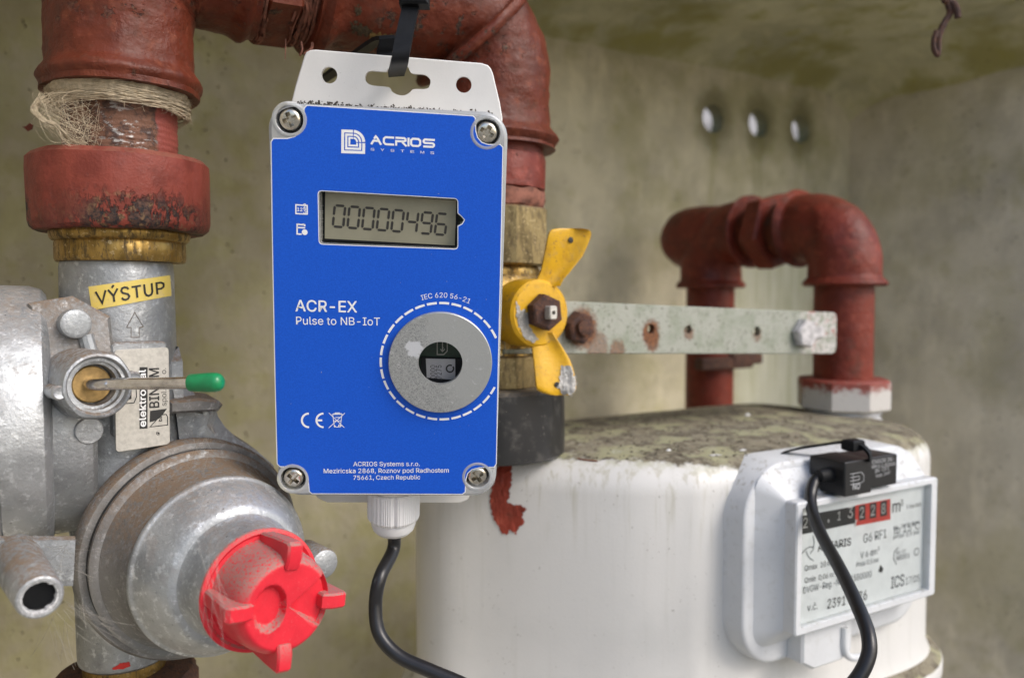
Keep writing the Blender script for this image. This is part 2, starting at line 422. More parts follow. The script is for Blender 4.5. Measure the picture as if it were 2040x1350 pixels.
def concrete(name, col, moss, holes=(), patch=False):
    a = Mat(name, col, .9, 0, .25)
    a.layer(a.noise(60, 5, .6, .38, .68), tuple(c*.74 for c in col))
    a.layer(a.mul(a.noise(18, 5, .65, .48, .7, stretch=(1, 1, .4), off=2), .5), tuple(c*1.28 for c in col))
    a.layer(a.mul(a.noise(75, 4, .62, .46, .66, off=5), moss), (.30, .28, .10), .95)
    a.layer(a.mul(a.noise(26, 5, .65, .54, .68, off=9), moss*.8), (.33, .31, .10), .95)
    a.layer(a.mul(a.noise(2.2, 4, .7, .62, .72, off=3), .4), tuple(c*.45 for c in col))
    a.layer(a.mul(a.noise(8, 2, .5, .71, .76, off=13), .4), tuple(c*.4 for c in col))
    for hx, hz in holes:
        dx = a.math('SUBTRACT', a.x, hx); dz = a.math('SUBTRACT', a.z, hz)
        rr = a.math('SQRT', a.math('ADD', a.mul(dx, dx), a.mul(dz, dz, .5)))
        nn = a.mul(a.math('SUBTRACT', a.noise(9, 4, .6, off=hx), .5), 12.0)
        a.layer(a.mul(a.step(a.math('ADD', rr, nn), 26, 9), .75), (.15, .14, .06))
        st = a.mul(a.step(a.math('ABSOLUTE', a.math('ADD', dx, nn)), 11, 1), a.step(dz, 0, -12), a.step(dz, -150, -40), a.noise(5, 4, .6, .35, .6, stretch=(1, 1, .08), off=hz))
        a.layer(a.mul(st, .45), (.24, .23, .07))
    if patch:
        a.layer(a.mul(a.step(a.math('ADD', a.x, a.mul(a.math('SUBTRACT', a.noise(45, 4, .6, off=17), .5), 130.0)), 120, 20), .52), a.cmix(a.noise(22, 4, .6, .42, .62, off=5), (.27, .245, .17), (.25, .24, .09)))  # shade behind the left pipes put into the colour, mixed with green moss
        qx = a.math('ABSOLUTE', a.math('SUBTRACT', a.x, 372)); qz = a.math('ABSOLUTE', a.math('ADD', a.z, 20))
        nn = a.mul(a.math('SUBTRACT', a.noise(14, 4, .6, off=3), .5), 40.0)
        a.layer(a.mul(a.step(a.math('ADD', qx, nn), 62, 30), a.step(a.math('ADD', qz, nn), 110, 70), .75), (.74, .74, .60))
        a.layer(a.mul(a.step(a.math('ADD', qx, nn), 62, 30), a.step(a.math('ADD', qz, nn), 110, 70), a.noise(5, 4, .6, .45, .6, stretch=(1, 1, .07), off=6), .5), (.48, .48, .28))
    pit = a.mul(a.step(a.voro(5.5), .20, .08), a.noise(20, 3, .6, .46, .6, off=31))
    a.layer(a.mul(pit, .4), tuple(c*.38 for c in col))
    a.height(a.noise(4, 6, .7), 1.0).height(a.noise(25, 4), 2.0).height(pit, -1.5)
    return a.done(.7)
M_clear = None
def clear_mat():
    a = Mat('clear_polycarbonate', (.80, .82, .83), .12)
    a.b.inputs['Transmission Weight'].default_value = .62; a.b.inputs['IOR'].default_value = 1.42
    a.height(a.noise(3, 3), .15)
    return a.done(.2)
M_clear = clear_mat()
def label_mat():
    a = Mat('blue_label', (.006, .086, .56), .45, 0, .28)
    a.layer(a.noise(.55, 3, .7, .35, .7), (.008, .103, .63))
    a.layer(a.noise(.30, 2, .6, .60, .75, off=4), (.005, .066, .47))
    a.height(a.noise(.35, 2, .6), .35)
    return a.done(.12)
M_blue = label_mat()
M_print = plain('white_print', (.86, .87, .88), .5, var=.02)
M_ink = plain('black_print', (.02, .02, .02), .55, var=.05)
M_grayink = plain('grey_print', (.10, .11, .12), .55, var=.05)
M_black = plain('black_plastic', (.008, .009, .011), .55, 0, .22, var=.15, sz=3)
M_rubber = plain('black_cable_sheath', (.014, .014, .016), .33, var=.15, sz=5, bump=.15)
M_dark = plain('dark_interior', (.015, .016, .016), .5)
M_pcb = plain('green_circuit_board', (.006, .028, .016), .4, var=.2, sz=1)
M_lcd = plain('lcd_glass', (.265, .255, .185), .16, var=.06, sz=12)
M_seg = plain('lcd_segment', (.035, .033, .030), .3, var=.05)
M_steel = plain('screw_steel', (.70, .66, .58), .22, 1.0, var=.12, sz=1.2)
M_rod = plain('steel_rod', (.78, .75, .72), .20, 1.0, var=.18, sz=3)
def galv():
    a = Mat('galvanised_washer', (.50, .515, .51), .42, .7)
    mask = a.step(a.math('ADD', a.mul(a.math('SUBTRACT', a.noise(8, 3), .5), 14.0), a.math('ADD', a.x, a.mul(a.y, .35))), 5.0, -5.0)
    a.layer(a.mul(a.noise(.55, 5, .75, .44, .62, dist=1.5), a.math('ADD', mask, .12)), (.27, .28, .285), .55)
    a.layer(a.noise(2.2, 4, .7, .62, .70, off=5), (.62, .63, .64), .45)
    dx = a.math('ADD', a.x, 8.2); dy = a.math('SUBTRACT', a.y, 4.3)
    rr = a.math('SQRT', a.math('ADD', a.mul(dx, dx), a.mul(dy, dy)))
    a.layer(a.step(a.math('ADD', rr, a.mul(a.math('SUBTRACT', a.noise(2.2, 6, .75), .5), 6.0)), 3.0, 2.2), (.62, .64, .67), .5, .4)
    a.height(a.noise(.6, 4, .7), .3)
    return a.done(.2)
M_galv = galv()
def redcap():
    a = Mat('red_plastic', (.68, .018, .036), .40)
    a.layer(a.noise(6, 3, .5, .4, .7), (.60, .014, .03))
    a.layer(a.mul(a.step(a.nz, -.02, .6), a.noise(.7, 4, .75, .37, .53), .9), (.33, .20, .17), .9)
    a.layer(a.mul(a.noise(.5, 2, .6, .64, .72, off=3), .35), (.66, .18, .18), .7)
    a.height(a.noise(.5, 3), .25)
    return a.done(.2)
M_cap = redcap()
M_green = plain('green_plastic', (.010, .24, .085), .30, var=.1, sz=3)
def yellow():
    a = Mat('yellow_paint', (.66, .37, .008), .40)
    a.layer(a.noise(5, 4, .6, .45, .7), (.56, .30, .010))
    a.layer(a.mul(a.noise(1.6, 5, .7, .60, .66, off=6), .8), (.22, .13, .05), .8)
    a.layer(a.mul(a.noise(6, 4, .7, .55, .70, off=2), .5), (.40, .27, .10), .8)
    a.height(a.noise(1.5, 4), .4)
    return a.done(.3)
M_yellow = yellow()
M_chip = cast('bare_cast_chip', (.42, .41, .39), .2, .5, .5, .5)
def rust():
    a = Mat('rust', (.10, .045, .028), .8, .1)
    a.layer(a.noise(2.2, 5, .7, .42, .62), (.055, .030, .026))
    a.layer(a.mul(a.noise(1.2, 4, .7, .58, .68, off=5), .9), (.24, .085, .022))
    a.height(a.noise(1.1, 5, .7), 1.4)
    return a.done(.5)
M_rust = rust()
def barmat():
    a = Mat('galvanised_bar', (.34, .35, .305), .55, .2)
    a.layer(a.noise(10, 5, .65, .4, .68), (.26, .285, .225))
    a.layer(a.mul(a.noise(1.5, 4, .7, .56, .66, off=4), .8), (.10, .10, .07))
    for cx, cz, rr, st in ((69.9, 0.0, 6.0, 1.0), (70.8, -4.1, 4.6, 0.9), (32.3, 2.6, 9.5, 0.95), (40.2, -5.4, 7, 0.6), (92.3, -0.7, 3.6, 0.7), (136.7, -2.9, 3.6, 0.6), (51.1, -7.3, 5, 0.7)):
        dx = a.math('SUBTRACT', a.x, cx); dz = a.math('SUBTRACT', a.z, cz)
        q = a.math('SQRT', a.math('ADD', a.mul(dx, dx), a.mul(dz, dz, .8)))
        a.layer(a.mul(a.step(a.math('ADD', q, a.mul(a.math('SUBTRACT', a.noise(2, 5, .7, off=cx), .5), 6.0)), rr, rr*.6), st), a.cmix(a.noise(1.5, 4, .7, .4, .6), (.22, .085, .03), (.10, .045, .025)), .85, 0)
    wp = a.mul(a.step(a.math('ADD', a.x, a.mul(a.noise(4, 4), 16.0)), 174, 180), a.noise(3, 5, .65, .46, .54, off=3))
    a.layer(a.mul(wp, .75), (.56, .53, .52), .5, 0)
    a.layer(a.mul(wp, a.noise(3, 5, .7, .56, .60, off=11)), (.35, .09, .07), .5, 0)
    a.height(a.noise(1.5, 4, .7), .6)
    return a.done(.3)
M_bar = barmat()
M_hemp = plain('hemp', (.58, .49, .35), .8, var=.22, sz=2)
M_hemp_p = plain('painted_hemp', (.26, .10, .065), .8, var=.3, sz=3)
M_web = plain('cobweb_thread', (.40, .38, .34), .7)
def sticker():
    a = Mat('yellow_sticker', (.72, .56, .13), .5)
    a.layer(a.noise(3, 4, .6, .45, .7), (.68, .54, .20))
    a.layer(a.mul(a.noise(2, 5, .7, .60, .68, off=2), .5), (.40, .30, .16))
    return a.done()
M_stick = sticker()
M_plate = plain('name_plate_metal', (.60, .58, .53), .42, .25, var=.10, sz=1.5)
M_outnut = Mat('chalky_red_nut', (.24, .05, .035), .6)
M_outnut.layer(M_outnut.mul(M_outnut.step(M_outnut.math('ADD', M_outnut.z, M_outnut.mul(M_outnut.noise(4, 6, .75), 24.0)), 33, 28), 1.0), (.52, .50, .47), .7)
M_outnut.layer(M_outnut.mul(M_outnut.noise(3, 5, .7, .60, .66, off=4), .7), (.20, .16, .13), .8)
M_outnut = M_outnut.done()
M_collar = plain('pale_collar', (.60, .61, .64), .4, var=.05)
def black_nut():
    a = Mat('black_union_nut', (.018, .018, .019), .36, 0, .5)
    a.layer(a.mul(a.noise(7, 5, .65, .50, .68), .7), (.07, .066, .06), .6)
    a.layer(a.mul(a.noise(1.2, 3, .6, .68, .73, off=3), .8), (.25, .23, .2), .8)
    a.dust(.3, .9, (.17, .14, .1), .9)
    return a.done()
M_bnut = black_nut()
M_rdrum = plain('red_drum', (.55, .05, .035), .45)
M_chalk = plain('chalky_zinc', (.72, .73, .74), .7, .2, var=.25, sz=.8, bump=.8)
M_needle = plain('dry_needle', (.20, .075, .035), .7)
M_smear = red_paint('red_smear', (.30, .048, .028), .75, .1)

# ------------------------------------------------------------------ object helpers
def thing(name, label, cat, base, group=None, rot=None):
    o = bpy.data.objects.new(name, None); COL.objects.link(o); o.empty_display_size = .02
    if rot is not None:
        o.matrix_world = Matrix.Translation(Vector(base)*MM) @ rot.to_4x4(); o['_b'] = (0, 0, 0)
    else:
        o.location = Vector(base)*MM; o['_b'] = tuple(base)
    o['label'] = label; o['category'] = cat
    if group: o['group'] = group
    return o
def tag(o, label, cat, group=None, kind=None):
    o['label'] = label; o['category'] = cat
    if group: o['group'] = group
    if kind: o['kind'] = kind
    return o
def sub(o, parent):                       # make o a sub-part of the part it sits on
    o.parent = parent; return o
def lump(amp, sz, seed=0.0):
    s = Vector((seed, seed*1.7, seed*.6))
    return lambda p: amp*mnoise.fractal(p/sz+s, 1.0, 2.0, 3)
def add_lump(mb, amp, sz, seed=0):        # push vertices about so nothing is machine perfect
    f = lump(amp, sz, seed)
    mb.v = [p + Vector((f(p), f(p+Vector((31, 5, 9))), f(p+Vector((3, 47, 13))))) for p in mb.v]; return mb
def hexprism(mb, o, ax, r, h, rot=0.0, ch=1.0, n=6):   # chamfered hexagon nut along ax
    ax = Vector(ax).normalized(); e = Vector((0, 0, 1)) if abs(ax.z) < .9 else Vector((1, 0, 0))
    e = (e-ax*e.dot(ax)).normalized(); g = ax.cross(e); o = Vector(o)
    P = [(r*math.cos(R(rot)+2*math.pi*k/n), r*math.sin(R(rot)+2*math.pi*k/n)) for k in range(n)]
    b = MB().prism(P, 0, h, ch=ch, chb=ch)
    mb.add([o + e*p.x + g*p.y + ax*p.z for p in b.v], b.f); return mb

def wrap(bvh, px, py, off):
    h, n, i, d = bvh.ray_cast(CAM, ray(px, py).normalized())
    if h is None:
        for j in (.2, -.2, .5, -.5, .9, -.9):
            h, n, i, d = bvh.ray_cast(CAM, ray(px+j, py+j*.7).normalized())
            if h is not None: break
    if h is None: return on(px, py, 1, -5)
    return h - ray(px, py).normalized()*off
def decal(bvh, P, off, step, rag=2.0, seed=0, thick=0.0):
    xs = [p[0] for p in P]; ys = [p[1] for p in P]; b = MB(); idx = {}
    nx = int((max(xs)-min(xs)+8)/step); ny = int((max(ys)-min(ys)+8)/step)
    def vert(i, j):
        if (i, j) not in idx:
            x = min(xs)-4+i*step; y = min(ys)-4+j*step
            lo = off + thick*mnoise.fractal(Vector((x*.12, y*.05, seed)), 1, 2, 3)
            idx[(i, j)] = len(b.v); b.v.append(wrap(bvh, x, y, lo))
        return idx[(i, j)]
    for i in range(nx):
        for j in range(ny):
            x = min(xs)-4+(i+.5)*step; y = min(ys)-4+(j+.5)*step
            wx = x + rag*mnoise.noise(Vector((x*.15, y*.15, seed))); wy = y + rag*1.5*mnoise.noise(Vector((x*.15, y*.15, seed+9)))
            if in_poly(wx, wy, P): b.f.append((vert(i, j), vert(i+1, j), vert(i+1, j+1), vert(i, j+1)))
    return b
# ------------------------------------------------------------------ the niche
T_WALL = 180.0
HOLES = [(on(x, y, 1, T_WALL).x, on(x, y, 1, T_WALL).z) for x, y in ((1421, 236), (1512, 246), (1596, 258))]
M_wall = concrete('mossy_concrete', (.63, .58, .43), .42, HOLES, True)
M_wall2 = concrete('grey_concrete', (.66, .62, .53), .30)
M_ceil = concrete('green_concrete', (.52, .50, .33), .9)
XR, ZC = 467.0, 196.0
b = MB(); q = MB().prism([(-214, -360), (XR, -360), (XR, ZC+40), (-214, ZC+40)], 0, 13, holes=[circle(x, z, 11.5, 32) for x, z in HOLES], ch=0)
b.add([(p.x, T_WALL+p.z, p.y) for p in q.v], q.f)
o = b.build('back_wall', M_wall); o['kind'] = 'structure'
b = MB().box((XR+20, 75, -80), (40, 230, 620)); o = b.build('side_wall', M_wall2); o['kind'] = 'structure'
b = MB().box((-234, 20, -80), (40, 340, 620)); o = b.build('side_wall', M_wall2); o['kind'] = 'structure'  # unseen left wall, set close and drawn forward to block light
# ceiling sags in a cove down to the back and side walls
b = MB()
def ceil(u, v):
    x = -340 + u*(XR+340); y = T_WALL-v*225
    dx = min(XR-x, 60)/60; dy = min(T_WALL-y, 45)/45
    z = ZC - 26*max(0, 1-dx)**2.2 - 14*max(0, 1-dy)**2.2 + 2.2*mnoise.fractal(Vector((x/60, y/60, 3)), 1, 2, 3)
    return (x, y, z)
b.grid(ceil, 90, 50)
b.add([(-340, T_WALL, ZC+60), (XR, T_WALL, ZC+60), (XR, -45, ZC+60), (-340, -45, ZC+60), (-340, -45, ZC), (XR, -45, ZC)], [(0, 1, 2, 3), (3, 2, 5, 4)])
o = b.build('ceiling', M_ceil); o['kind'] = 'structure'
b = MB().box((60, 75, -380), (880, 230, 40)); o = b.build('niche_floor', M_wall2); o['kind'] = 'structure'
M_ground = concrete('pale_ground', (.30, .28, .24), .15)
b = MB().add([(-60000, -60000, -900), (60000, -60000, -900), (60000, 60000, -900), (-60000, 60000, -900)], [(0, 1, 2, 3)])
o = b.build('ground', M_ground); o['kind'] = 'structure'

M_backdrop = plain('pale_backdrop', (.38, .38, .40), .9, var=.3, sz=90)
b = MB().box((1700, 2600, 300), (3600, 200, 2400)); o = b.build('added_backdrop_wall', M_backdrop); o['kind'] = 'structure'  # invented wall, added so the holes show bright instead of blue sky
# ------------------------------------------------------------------ pipe run on the left and over the top
ZT = 118.0; XA = -141.6
pipe = thing('pipe_run', 'dark red painted pipe arch with elbows and union nut above the regulator', 'pipe', (XA, 0, 46))
def elbow(c0, turn, leg, legh, r, bead, seg=72, bend=26, seed=1):
    # vertical leg below the corner c0=(x,z), horizontal leg towards turn (+1/-1 in x); beads at both mouths
    cx, cz = c0; pts = []; rad = []
    for k in range(9): pts.append((cx, 0, cz-leg+(leg-bend)*k/8))
    for k in range(1, 17):
        a = math.pi/2*k/16; pts.append((cx+turn*(bend-bend*math.cos(a)), 0, cz-bend+bend*math.sin(a)))
    for k in range(1, 9): pts.append((cx+turn*(bend+(legh-bend)*k/8), 0, cz))
    N = len(pts); d = [0.0]
    for a, q in zip(pts[:-1], pts[1:]): d.append(d[-1]+(Vector(q)-Vector(a)).length)
    fine_p, fine_r = [], []; T = d[-1]; n2 = 90
    for i in range(n2+1):
        s = T*i/n2; j = max(k for k in range(N) if d[k] <= s+1e-9); j = min(j, N-2); f = (s-d[j])/(d[j+1]-d[j])
        fine_p.append(Vector(pts[j]).lerp(Vector(pts[j+1]), f)); e = min(s, T-s)
        bulge = bead*math.exp(-((e-4.0)/3.0)**2) if e > 1.2 else bead*.62
        fine_r.append(r+bulge)
    f = lump(.9, 14, seed); g = lump(.35, 3.5, seed+4)
    return MB().sweep(fine_p, fine_r, seg, True, (0, 1, 0), fn=lambda p, i, a: f(p+Vector((20*math.cos(a), 20*math.sin(a), 0)))+g(p+Vector((25*math.cos(a), 25*math.sin(a), 9))))
elbow((XA+.6, ZT), 1, 50.5, 43, 22.9, 2.8, bend=24, seed=1).build('elbow', M_red, pipe)
eb2 = elbow((0.6, ZT), -1, 56, 79, 24.6, 3.6, seed=8)
M_bare = plain('mustard_primer', (.26, .165, .05), .6, var=.3, sz=2, bump=.6)
M_scab = plain('dark_scab', (.07, .045, .02), .85, var=.3, sz=1.5, bump=1.5)
eb2.build('elbow', M_red, pipe)
def bare_patch(P, m, off, nm, sd, rag=5): decal(eb2.bvh(), P, off, 1.4, rag, sd, .2).build(nm, m, pipe)
b = MB()                                  # casting seam across the far elbow
pts = []
for k in range(28):
    a = 2*math.pi*k/28
    c = Vector((-8.5, 0, ZT-9.5)); e1 = Vector((1, 0, 1)).normalized(); pts.append(c + e1*27.5*math.cos(a)*1.05 + Vector((0, 1, 0))*26.8*math.sin(a))
pts.append(pts[0]); pts.append(pts[1])
add_lump(b.sweep(pts, 2.4, 10, False, fn=lambda p, i, a: .5*mnoise.noise(p/5)), .5, 6, 3).build('casting_seam', M_red, pipe)
bare_patch([(735, 66), (770, 70), (790, 72), (800, 84), (770, 86), (735, 84)], M_bare, .25, 'bare_patch', 2)
bare_patch([(698, 44), (722, 50), (742, 62), (738, 74), (716, 72), (702, 60)], M_scab, .35, 'paint_scab', 6, 7)
bare_patch([(706, 12), (720, 14), (718, 30), (708, 28)], M_scab, .3, 'paint_scab', 9, 6)
# horizontal hexagon nipple between the elbows
b = MB().lathe([(-112, 20), (-46, 20)], (0, 0, ZT), (1, 0, 0), 48)
add_lump(b, .6, 5, 2).build('nipple', M_nip, pipe)
b = MB(); hexprism(b, (-96.5, 0, ZT), (1, 0, 0), 25.5, 12.5, 12, 1.2); add_lump(b, .4, 7, 5).build('hexagon', M_red, pipe)
def fibre_ring(axis_o, ax, r0, r1, h0, h1, n, rad, seed, wob=1.2):
    rnd = random.Random(seed); ax = Vector(ax); e = Vector((0, 1, 0)); g = ax.cross(e); b = MB()
    for _ in range(n):
        a0 = rnd.uniform(0, 6.28); ln = rnd.uniform(.8, 3.0); h = rnd.uniform(h0, h1); r = rnd.uniform(r0, r1); sl = rnd.uniform(-1.5, 1.5); pts = []
        for k in range(15):
            a = a0+ln*k/14; hh = h+sl*k/14+.5*math.sin(k*.9+a0); rr = r+wob*mnoise.noise(Vector((k*.4, a0*9, h)))
            pts.append(Vector(axis_o)+ax*hh+(e*math.cos(a)+g*math.sin(a))*rr)
        b.sweep(pts, rad*rnd.uniform(.6, 1.3), 4, False)
    return b
b = fibre_ring((0, 0, ZT), (1, 0, 0), 20, 25, -100, -95, 90, .5, 3); b.join(fibre_ring((0, 0, ZT), (1, 0, 0), 20, 24, -86, -77, 110, .45, 4))
b.sweep([on(569, 78, 1, -12), on(569, 98, 1, -12), on(568, 118, 1, -12)], .16, 4); b.sweep(spline([on(600, 84, 1, -12), on(602, 100, 1, -13), on(597, 112, 1, -12)], 4), .4, 5); b.sweep(spline([on(622, 86, 1, -12), on(620, 98, 1, -13), on(606, 108, 1, -12)], 4), .5, 5)
o = b.build('painted_hemp', M_hemp_p, pipe); o['kind'] = 'stuff'
# vertical nipple, hemp, union nut, brass tail under the left elbow
b = MB().lathe([(26, 17.7)]+[(26+k*.75, 17.7+(.14 if k % 2 else -.06)) for k in range(60)]+[(72, 17.7)], (XA-.3, 0, 0), (0, 0, 1), 72)
add_lump(b, .35, 4, 6).build('nipple', M_nip, pipe)
b = MB()
def hempband(h, a, r):
    n = mnoise.fractal(Vector((math.cos(a)*3, math.sin(a)*3, h*.9)), 1, 2, 4); return (n*1.1, n*.9)
b.lathe([(62.0, 18), (62.4, 19.4), (63.4, 20.6), (65, 21.3), (67, 21.6), (69, 21.0), (71, 19.4)], (XA-.3, 0, 0), (0, 0, 1), 96, fn=hempband).build('hemp_band', M_hemp, pipe)
b = fibre_ring((XA-.3, 0, 0), (0, 0, 1), 20.2, 22.2, 61.2, 70, 260, .09, 9, .7)
rnd = random.Random(20)
for i in range(420):                     # short fuzz
    a = rnd.uniform(0, 6.28); h = rnd.uniform(60.5, 70); r0 = rnd.uniform(20.5, 22); q0 = Vector((XA-.3+r0*math.cos(a), r0*math.sin(a), h)); dv = Vector((math.cos(a)*rnd.uniform(-.3, 1.6), math.sin(a)*rnd.uniform(-.3, 1.6), rnd.uniform(-3.2, 1.0))); tv = Vector((-math.sin(a), math.cos(a), 0))*rnd.uniform(-5, 5)
    b.sweep(spline([q0, q0+dv*.6+tv*.4, q0+dv+tv], 4), .03, 3, False)
rnd = random.Random(21)
for i in range(60):                     # loose strands that stand off at the left and fall over the nipple
    p0 = on(rnd.uniform(78, 190), rnd.uniform(178, 222), 1, -19); q0 = on(rnd.uniform(58, 130), rnd.uniform(190, 250), 1, -20+rnd.uniform(-4, 4))
    q1 = on(rnd.uniform(100, 200), rnd.uniform(240, 292), 1, -21+rnd.uniform(-3, 3)); q2 = on(rnd.uniform(130, 205), rnd.uniform(225, 305), 1, -20.5+rnd.uniform(-3, 2))
    L = [p0, q0, q1, q2]
    if rnd.random() < .5: L.append(on(rnd.uniform(110, 200), rnd.uniform(190, 260), 1, -22))
    b.sweep(spline(L, 7), rnd.choice((.03, .04, .05)), 3, False)
for i in range(26):                      # the thick hanging twist
    j = lambda a: Vector((rnd.uniform(-a, a), rnd.uniform(-a, a), rnd.uniform(-a, a)))
    L = [on(90, 195, 1, -17)+j(1.5), on(68, 215, 1, -20)+j(1), on(82, 238, 1, -22)+j(.7), on(112, 252, 1, -22)+j(.8), on(135, 275, 1, -21)+j(1.2), on(165, 292, 1, -20)+j(1.5)]
    b.sweep(spline(L, 7), .09, 3, False)
o = b.build('hemp_strands', M_hemp, pipe); o['kind'] = 'stuff'
b = MB().lathe([(21.6, 21.9), (21.6, 26.2), (22.6, 27.4), (24.5, 28.0), (41, 28.2), (44.5, 28.0), (46.2, 26.4), (46.6, 23.6), (46.4, 17)], (XA-.6, 0, 0), (0, 0, 1), 96,
         fn=lambda h, a, r: (.45*mnoise.noise(Vector((math.cos(a)*2.5, math.sin(a)*2.5, h*.12)))-(.5*max(0, math.cos(8*a))**6), .5*mnoise.noise(Vector((math.cos(a)*2, math.sin(a)*2, 5))) if h > 44 else .5*mnoise.noise(Vector((math.cos(a)*3, math.sin(a)*3, 9)))))
nut = b.build('union_nut', M_nut, pipe)
b = MB().lathe([(11.6, 17), (11.6, 19.8), (12.4, 20.3), (17.6, 20.3), (18.2, 20.0), (18.6, 20.9), (19.4, 21.5), (21.0, 21.8), (22.0, 21.5), (22, 17)], (XA-.9, 0, 0), (0, 0, 1), 96)
b.build('brass_ring', M_brass, pipe)

# ------------------------------------------------------------------ gas regulator
XB = -143.8
reg = thing('gas_regulator', 'grey cast zinc gas regulator with round front cover and red screw cap', 'gas regulator', (XB, 0, -126))
def tubefn(h, a, r): return (.25*mnoise.noise(Vector((math.cos(a)*1.5, math.sin(a)*1.5, h*.05))), 0)
neck = MB().lathe([(-62, 19.5), (-40, 18.2), (-10, 17.8), (9.5, 17.6), (11.4, 17.3), (12, 16.6)], (XB, 0, 0), (0, 0, 1), 80, fn=tubefn)
neckbvh = neck.bvh(); neck.build('outlet_neck', M_zinc, reg)
b = MB().lathe([(-124.6, 13.5), (-123.8, 14.4), (-122, 14.6), (-100, 14.9), (-70, 16)], (XB-1, 0, 0), (0, 0, 1), 64); b.build('inlet_neck', M_zinc, reg)
b = MB().lathe([(-140, 13.4), (-125, 13.2), (-124.4, 12.6)], (XB-1, 0, 0), (0, 0, 1), 48); b.build('brass_thread', M_brass, reg)
b = MB().lathe([(-150, 24), (-132.5, 24), (-129.5, 22), (-128.2, 15), (-128.2, 12)], (XB-1, 0, 0), (0, 0, 1), 48, fn=lambda h, a, r: (-.8*max(0, math.cos(6*a))**4, 0)); add_lump(b, .3, 5).build('union_nut', M_rust, reg)
# diaphragm chamber at the left, seen edge on
CZ = -39.5
b = MB().lathe([(-209, 30), (-206, 44), (-180, 44), (-179.5, 41.6), (-178.2, 41.6), (-177.6, 43.2), (-170, 43.0), (-166.6, 42.0), (-165.2, 40.2), (-164.6, 36.5), (-164.2, 30)], (0, 0, CZ), (1, 0, 0), 120)
cham = b.build('diaphragm_chamber', M_zinc_l, reg)
b = MB().lathe([(-168, 36.6), (-156.5, 36.4), (-154, 35.2), (-152.6, 32.5), (-152.2, 20)], (0, 3, CZ-2), (1, 0, 0), 96); b.build('chamber_flange', M_zinc, reg)
# web with a rivet and its strut
b = MB(); q = MB().prism([(-170, 20), (-158, 22), (-148, 16), (-146, -10), (-170, -12)], 0, 14, ch=1); b.add([(p.x, -19-p.z+9, p.y-22) for p in q.v], q.f); add_lump(b, .5, 5).build('web', M_zinc_d, reg)
rv = on(152, 645, 1, -27); nd = Vector((.2, -.98, 0)).normalized()
b = MB().lathe([(-6, 4.5), (-.8, 4.5), (-.2, 4.3), (0, 3.9), (.15, 3.4)], rv, nd, 40); b.build('rivet', M_zinc_l, reg)
b = MB().sweep([on(170, 668, 1, -24), on(185, 720, 1, -25)], 2.2, 10); b.build('strut', M_zinc, reg)
rv2 = on(178, 858, 1, -33.5)
b = MB().lathe([(-4, 4.0), (-.2, 4.0), (.1, 3.7)], rv2, nd, 36); b.build('rivet', M_zinc, reg)
# lever socket
so = on(196, 768, 1, -46); sd_ = Vector((.22, -.975, .02)).normalized()
b = MB().lathe([(-22, 10.2), (-3, 9.9), (-1.0, 9.6), (0, 9.1), (.2, 8.5), (-.2, 8.1), (-1.2, 7.8), (-1.3, 7.0), (-3.4, 6.9), (-3.5, 6.1), (-8, 5.7), (-8.2, 3)], so, sd_, 72, fn=lambda h, a, r: (.5*max(0, math.cos(2*a+1.1))**8 if r > 8.7 else 0, 0))
sock = b.build('lever_socket', M_zinc, reg)
for ang in (118, -62):
    e = Vector((0, 0, 1)); g = sd_.cross(e)
    c = so + (e*math.cos(R(ang-20)) + g*math.sin(R(ang-20)))*9.9 - sd_*1.0
    MB().lathe([(-12, 2.1), (.2, 2.1), (.7, 1.6), (.4, 1.0)], c, sd_, 24).build('lug', M_zinc, reg)
b = MB().lathe([(-8.3, 5.4), (-6.6, 5.4), (-6.2, 5.1), (-6.2, 1.0)], so, sd_, 48); b.build('brass_disc', M_brass_f, reg)
sc0 = so - sd_*6.4 + Vector((-.8, 0, .2))
lv = [sc0, sc0+sd_*3.2, sc0+sd_*5.2+Vector((1.3, 0, 0)), sc0+sd_*6.4+Vector((4, 0, .1))]
end = on(388, 762, 1, -62); lv = spline(lv, 5) + [lv[-1].lerp(end, k/6) for k in range(1, 7)]
MB().lathe([(-1, 2.2), (.2, 2.2), (.35, 1.9), (.3, 1.2)], sc0, sd_, 24).build('lever_bush', M_dark, reg)
lever = MB().sweep(lv, 1.72, 20).build('lever', M_rod, reg)
gd = (end-lv[-4]).normalized()
b = MB().lathe([(-1.5, 2.35), (-1.2, 2.5), (.5, 2.55), (4, 2.75), (6.4, 2.75), (7.5, 2.45), (8.3, 1.7), (8.6, .7)], end, gd, 36); b.build('grip', M_green, lever)
# name plate on its raised pad
PN = Vector((.10, -1, 0)).normalized(); PO = on(283, 788, 1, -24.5)
def plate(px, py, up=0.0): return hit_plane(px, py, PO+PN*up, PN)
ex = Vector((0, 0, 1)).cross(PN) * -1; ex = PN.cross(Vector((0, 0, 1))) * -1
if ex.dot(RT) < 0: ex = -ex
def pl2(px, py): d = plate(px, py)-PO; return (d.dot(ex), d.z)
def plate_prism(pxpoly, z0, z1, ch=.2, r=0):
    q = MB().prism(pxpoly, z0, z1, ch=ch); return MB().add([PO+ex*p.x+Vector((0, 0, 1))*p.y+PN*p.z for p in q.v], q.f)
x0, y1_ = pl2(227, 697); x1, y0_ = pl2(340, 884)
pq = [(x+(-.25 if y < 0 else 0), y-(.9*(1-(x-x0)/(x1-x0)) if y < 0 else -.35*(x-x0)/(x1-x0))) for x, y in rrect(x0, y0_, x1, y1_, 1.2, 5)]
plate_prism(pq, -.5, .35, .15).build('name_plate', M_plate, reg)
nplate = bpy.data.objects['name_plate']
plate_prism(rrect(x0-.6, y0_+3, x1-.2, y1_+2.2, 1.5, 5), -7, -.55, .5).build('plate_pad', M_zinc, reg)
b = MB(); q2 = lambda px, py: plate(px, py, .42)
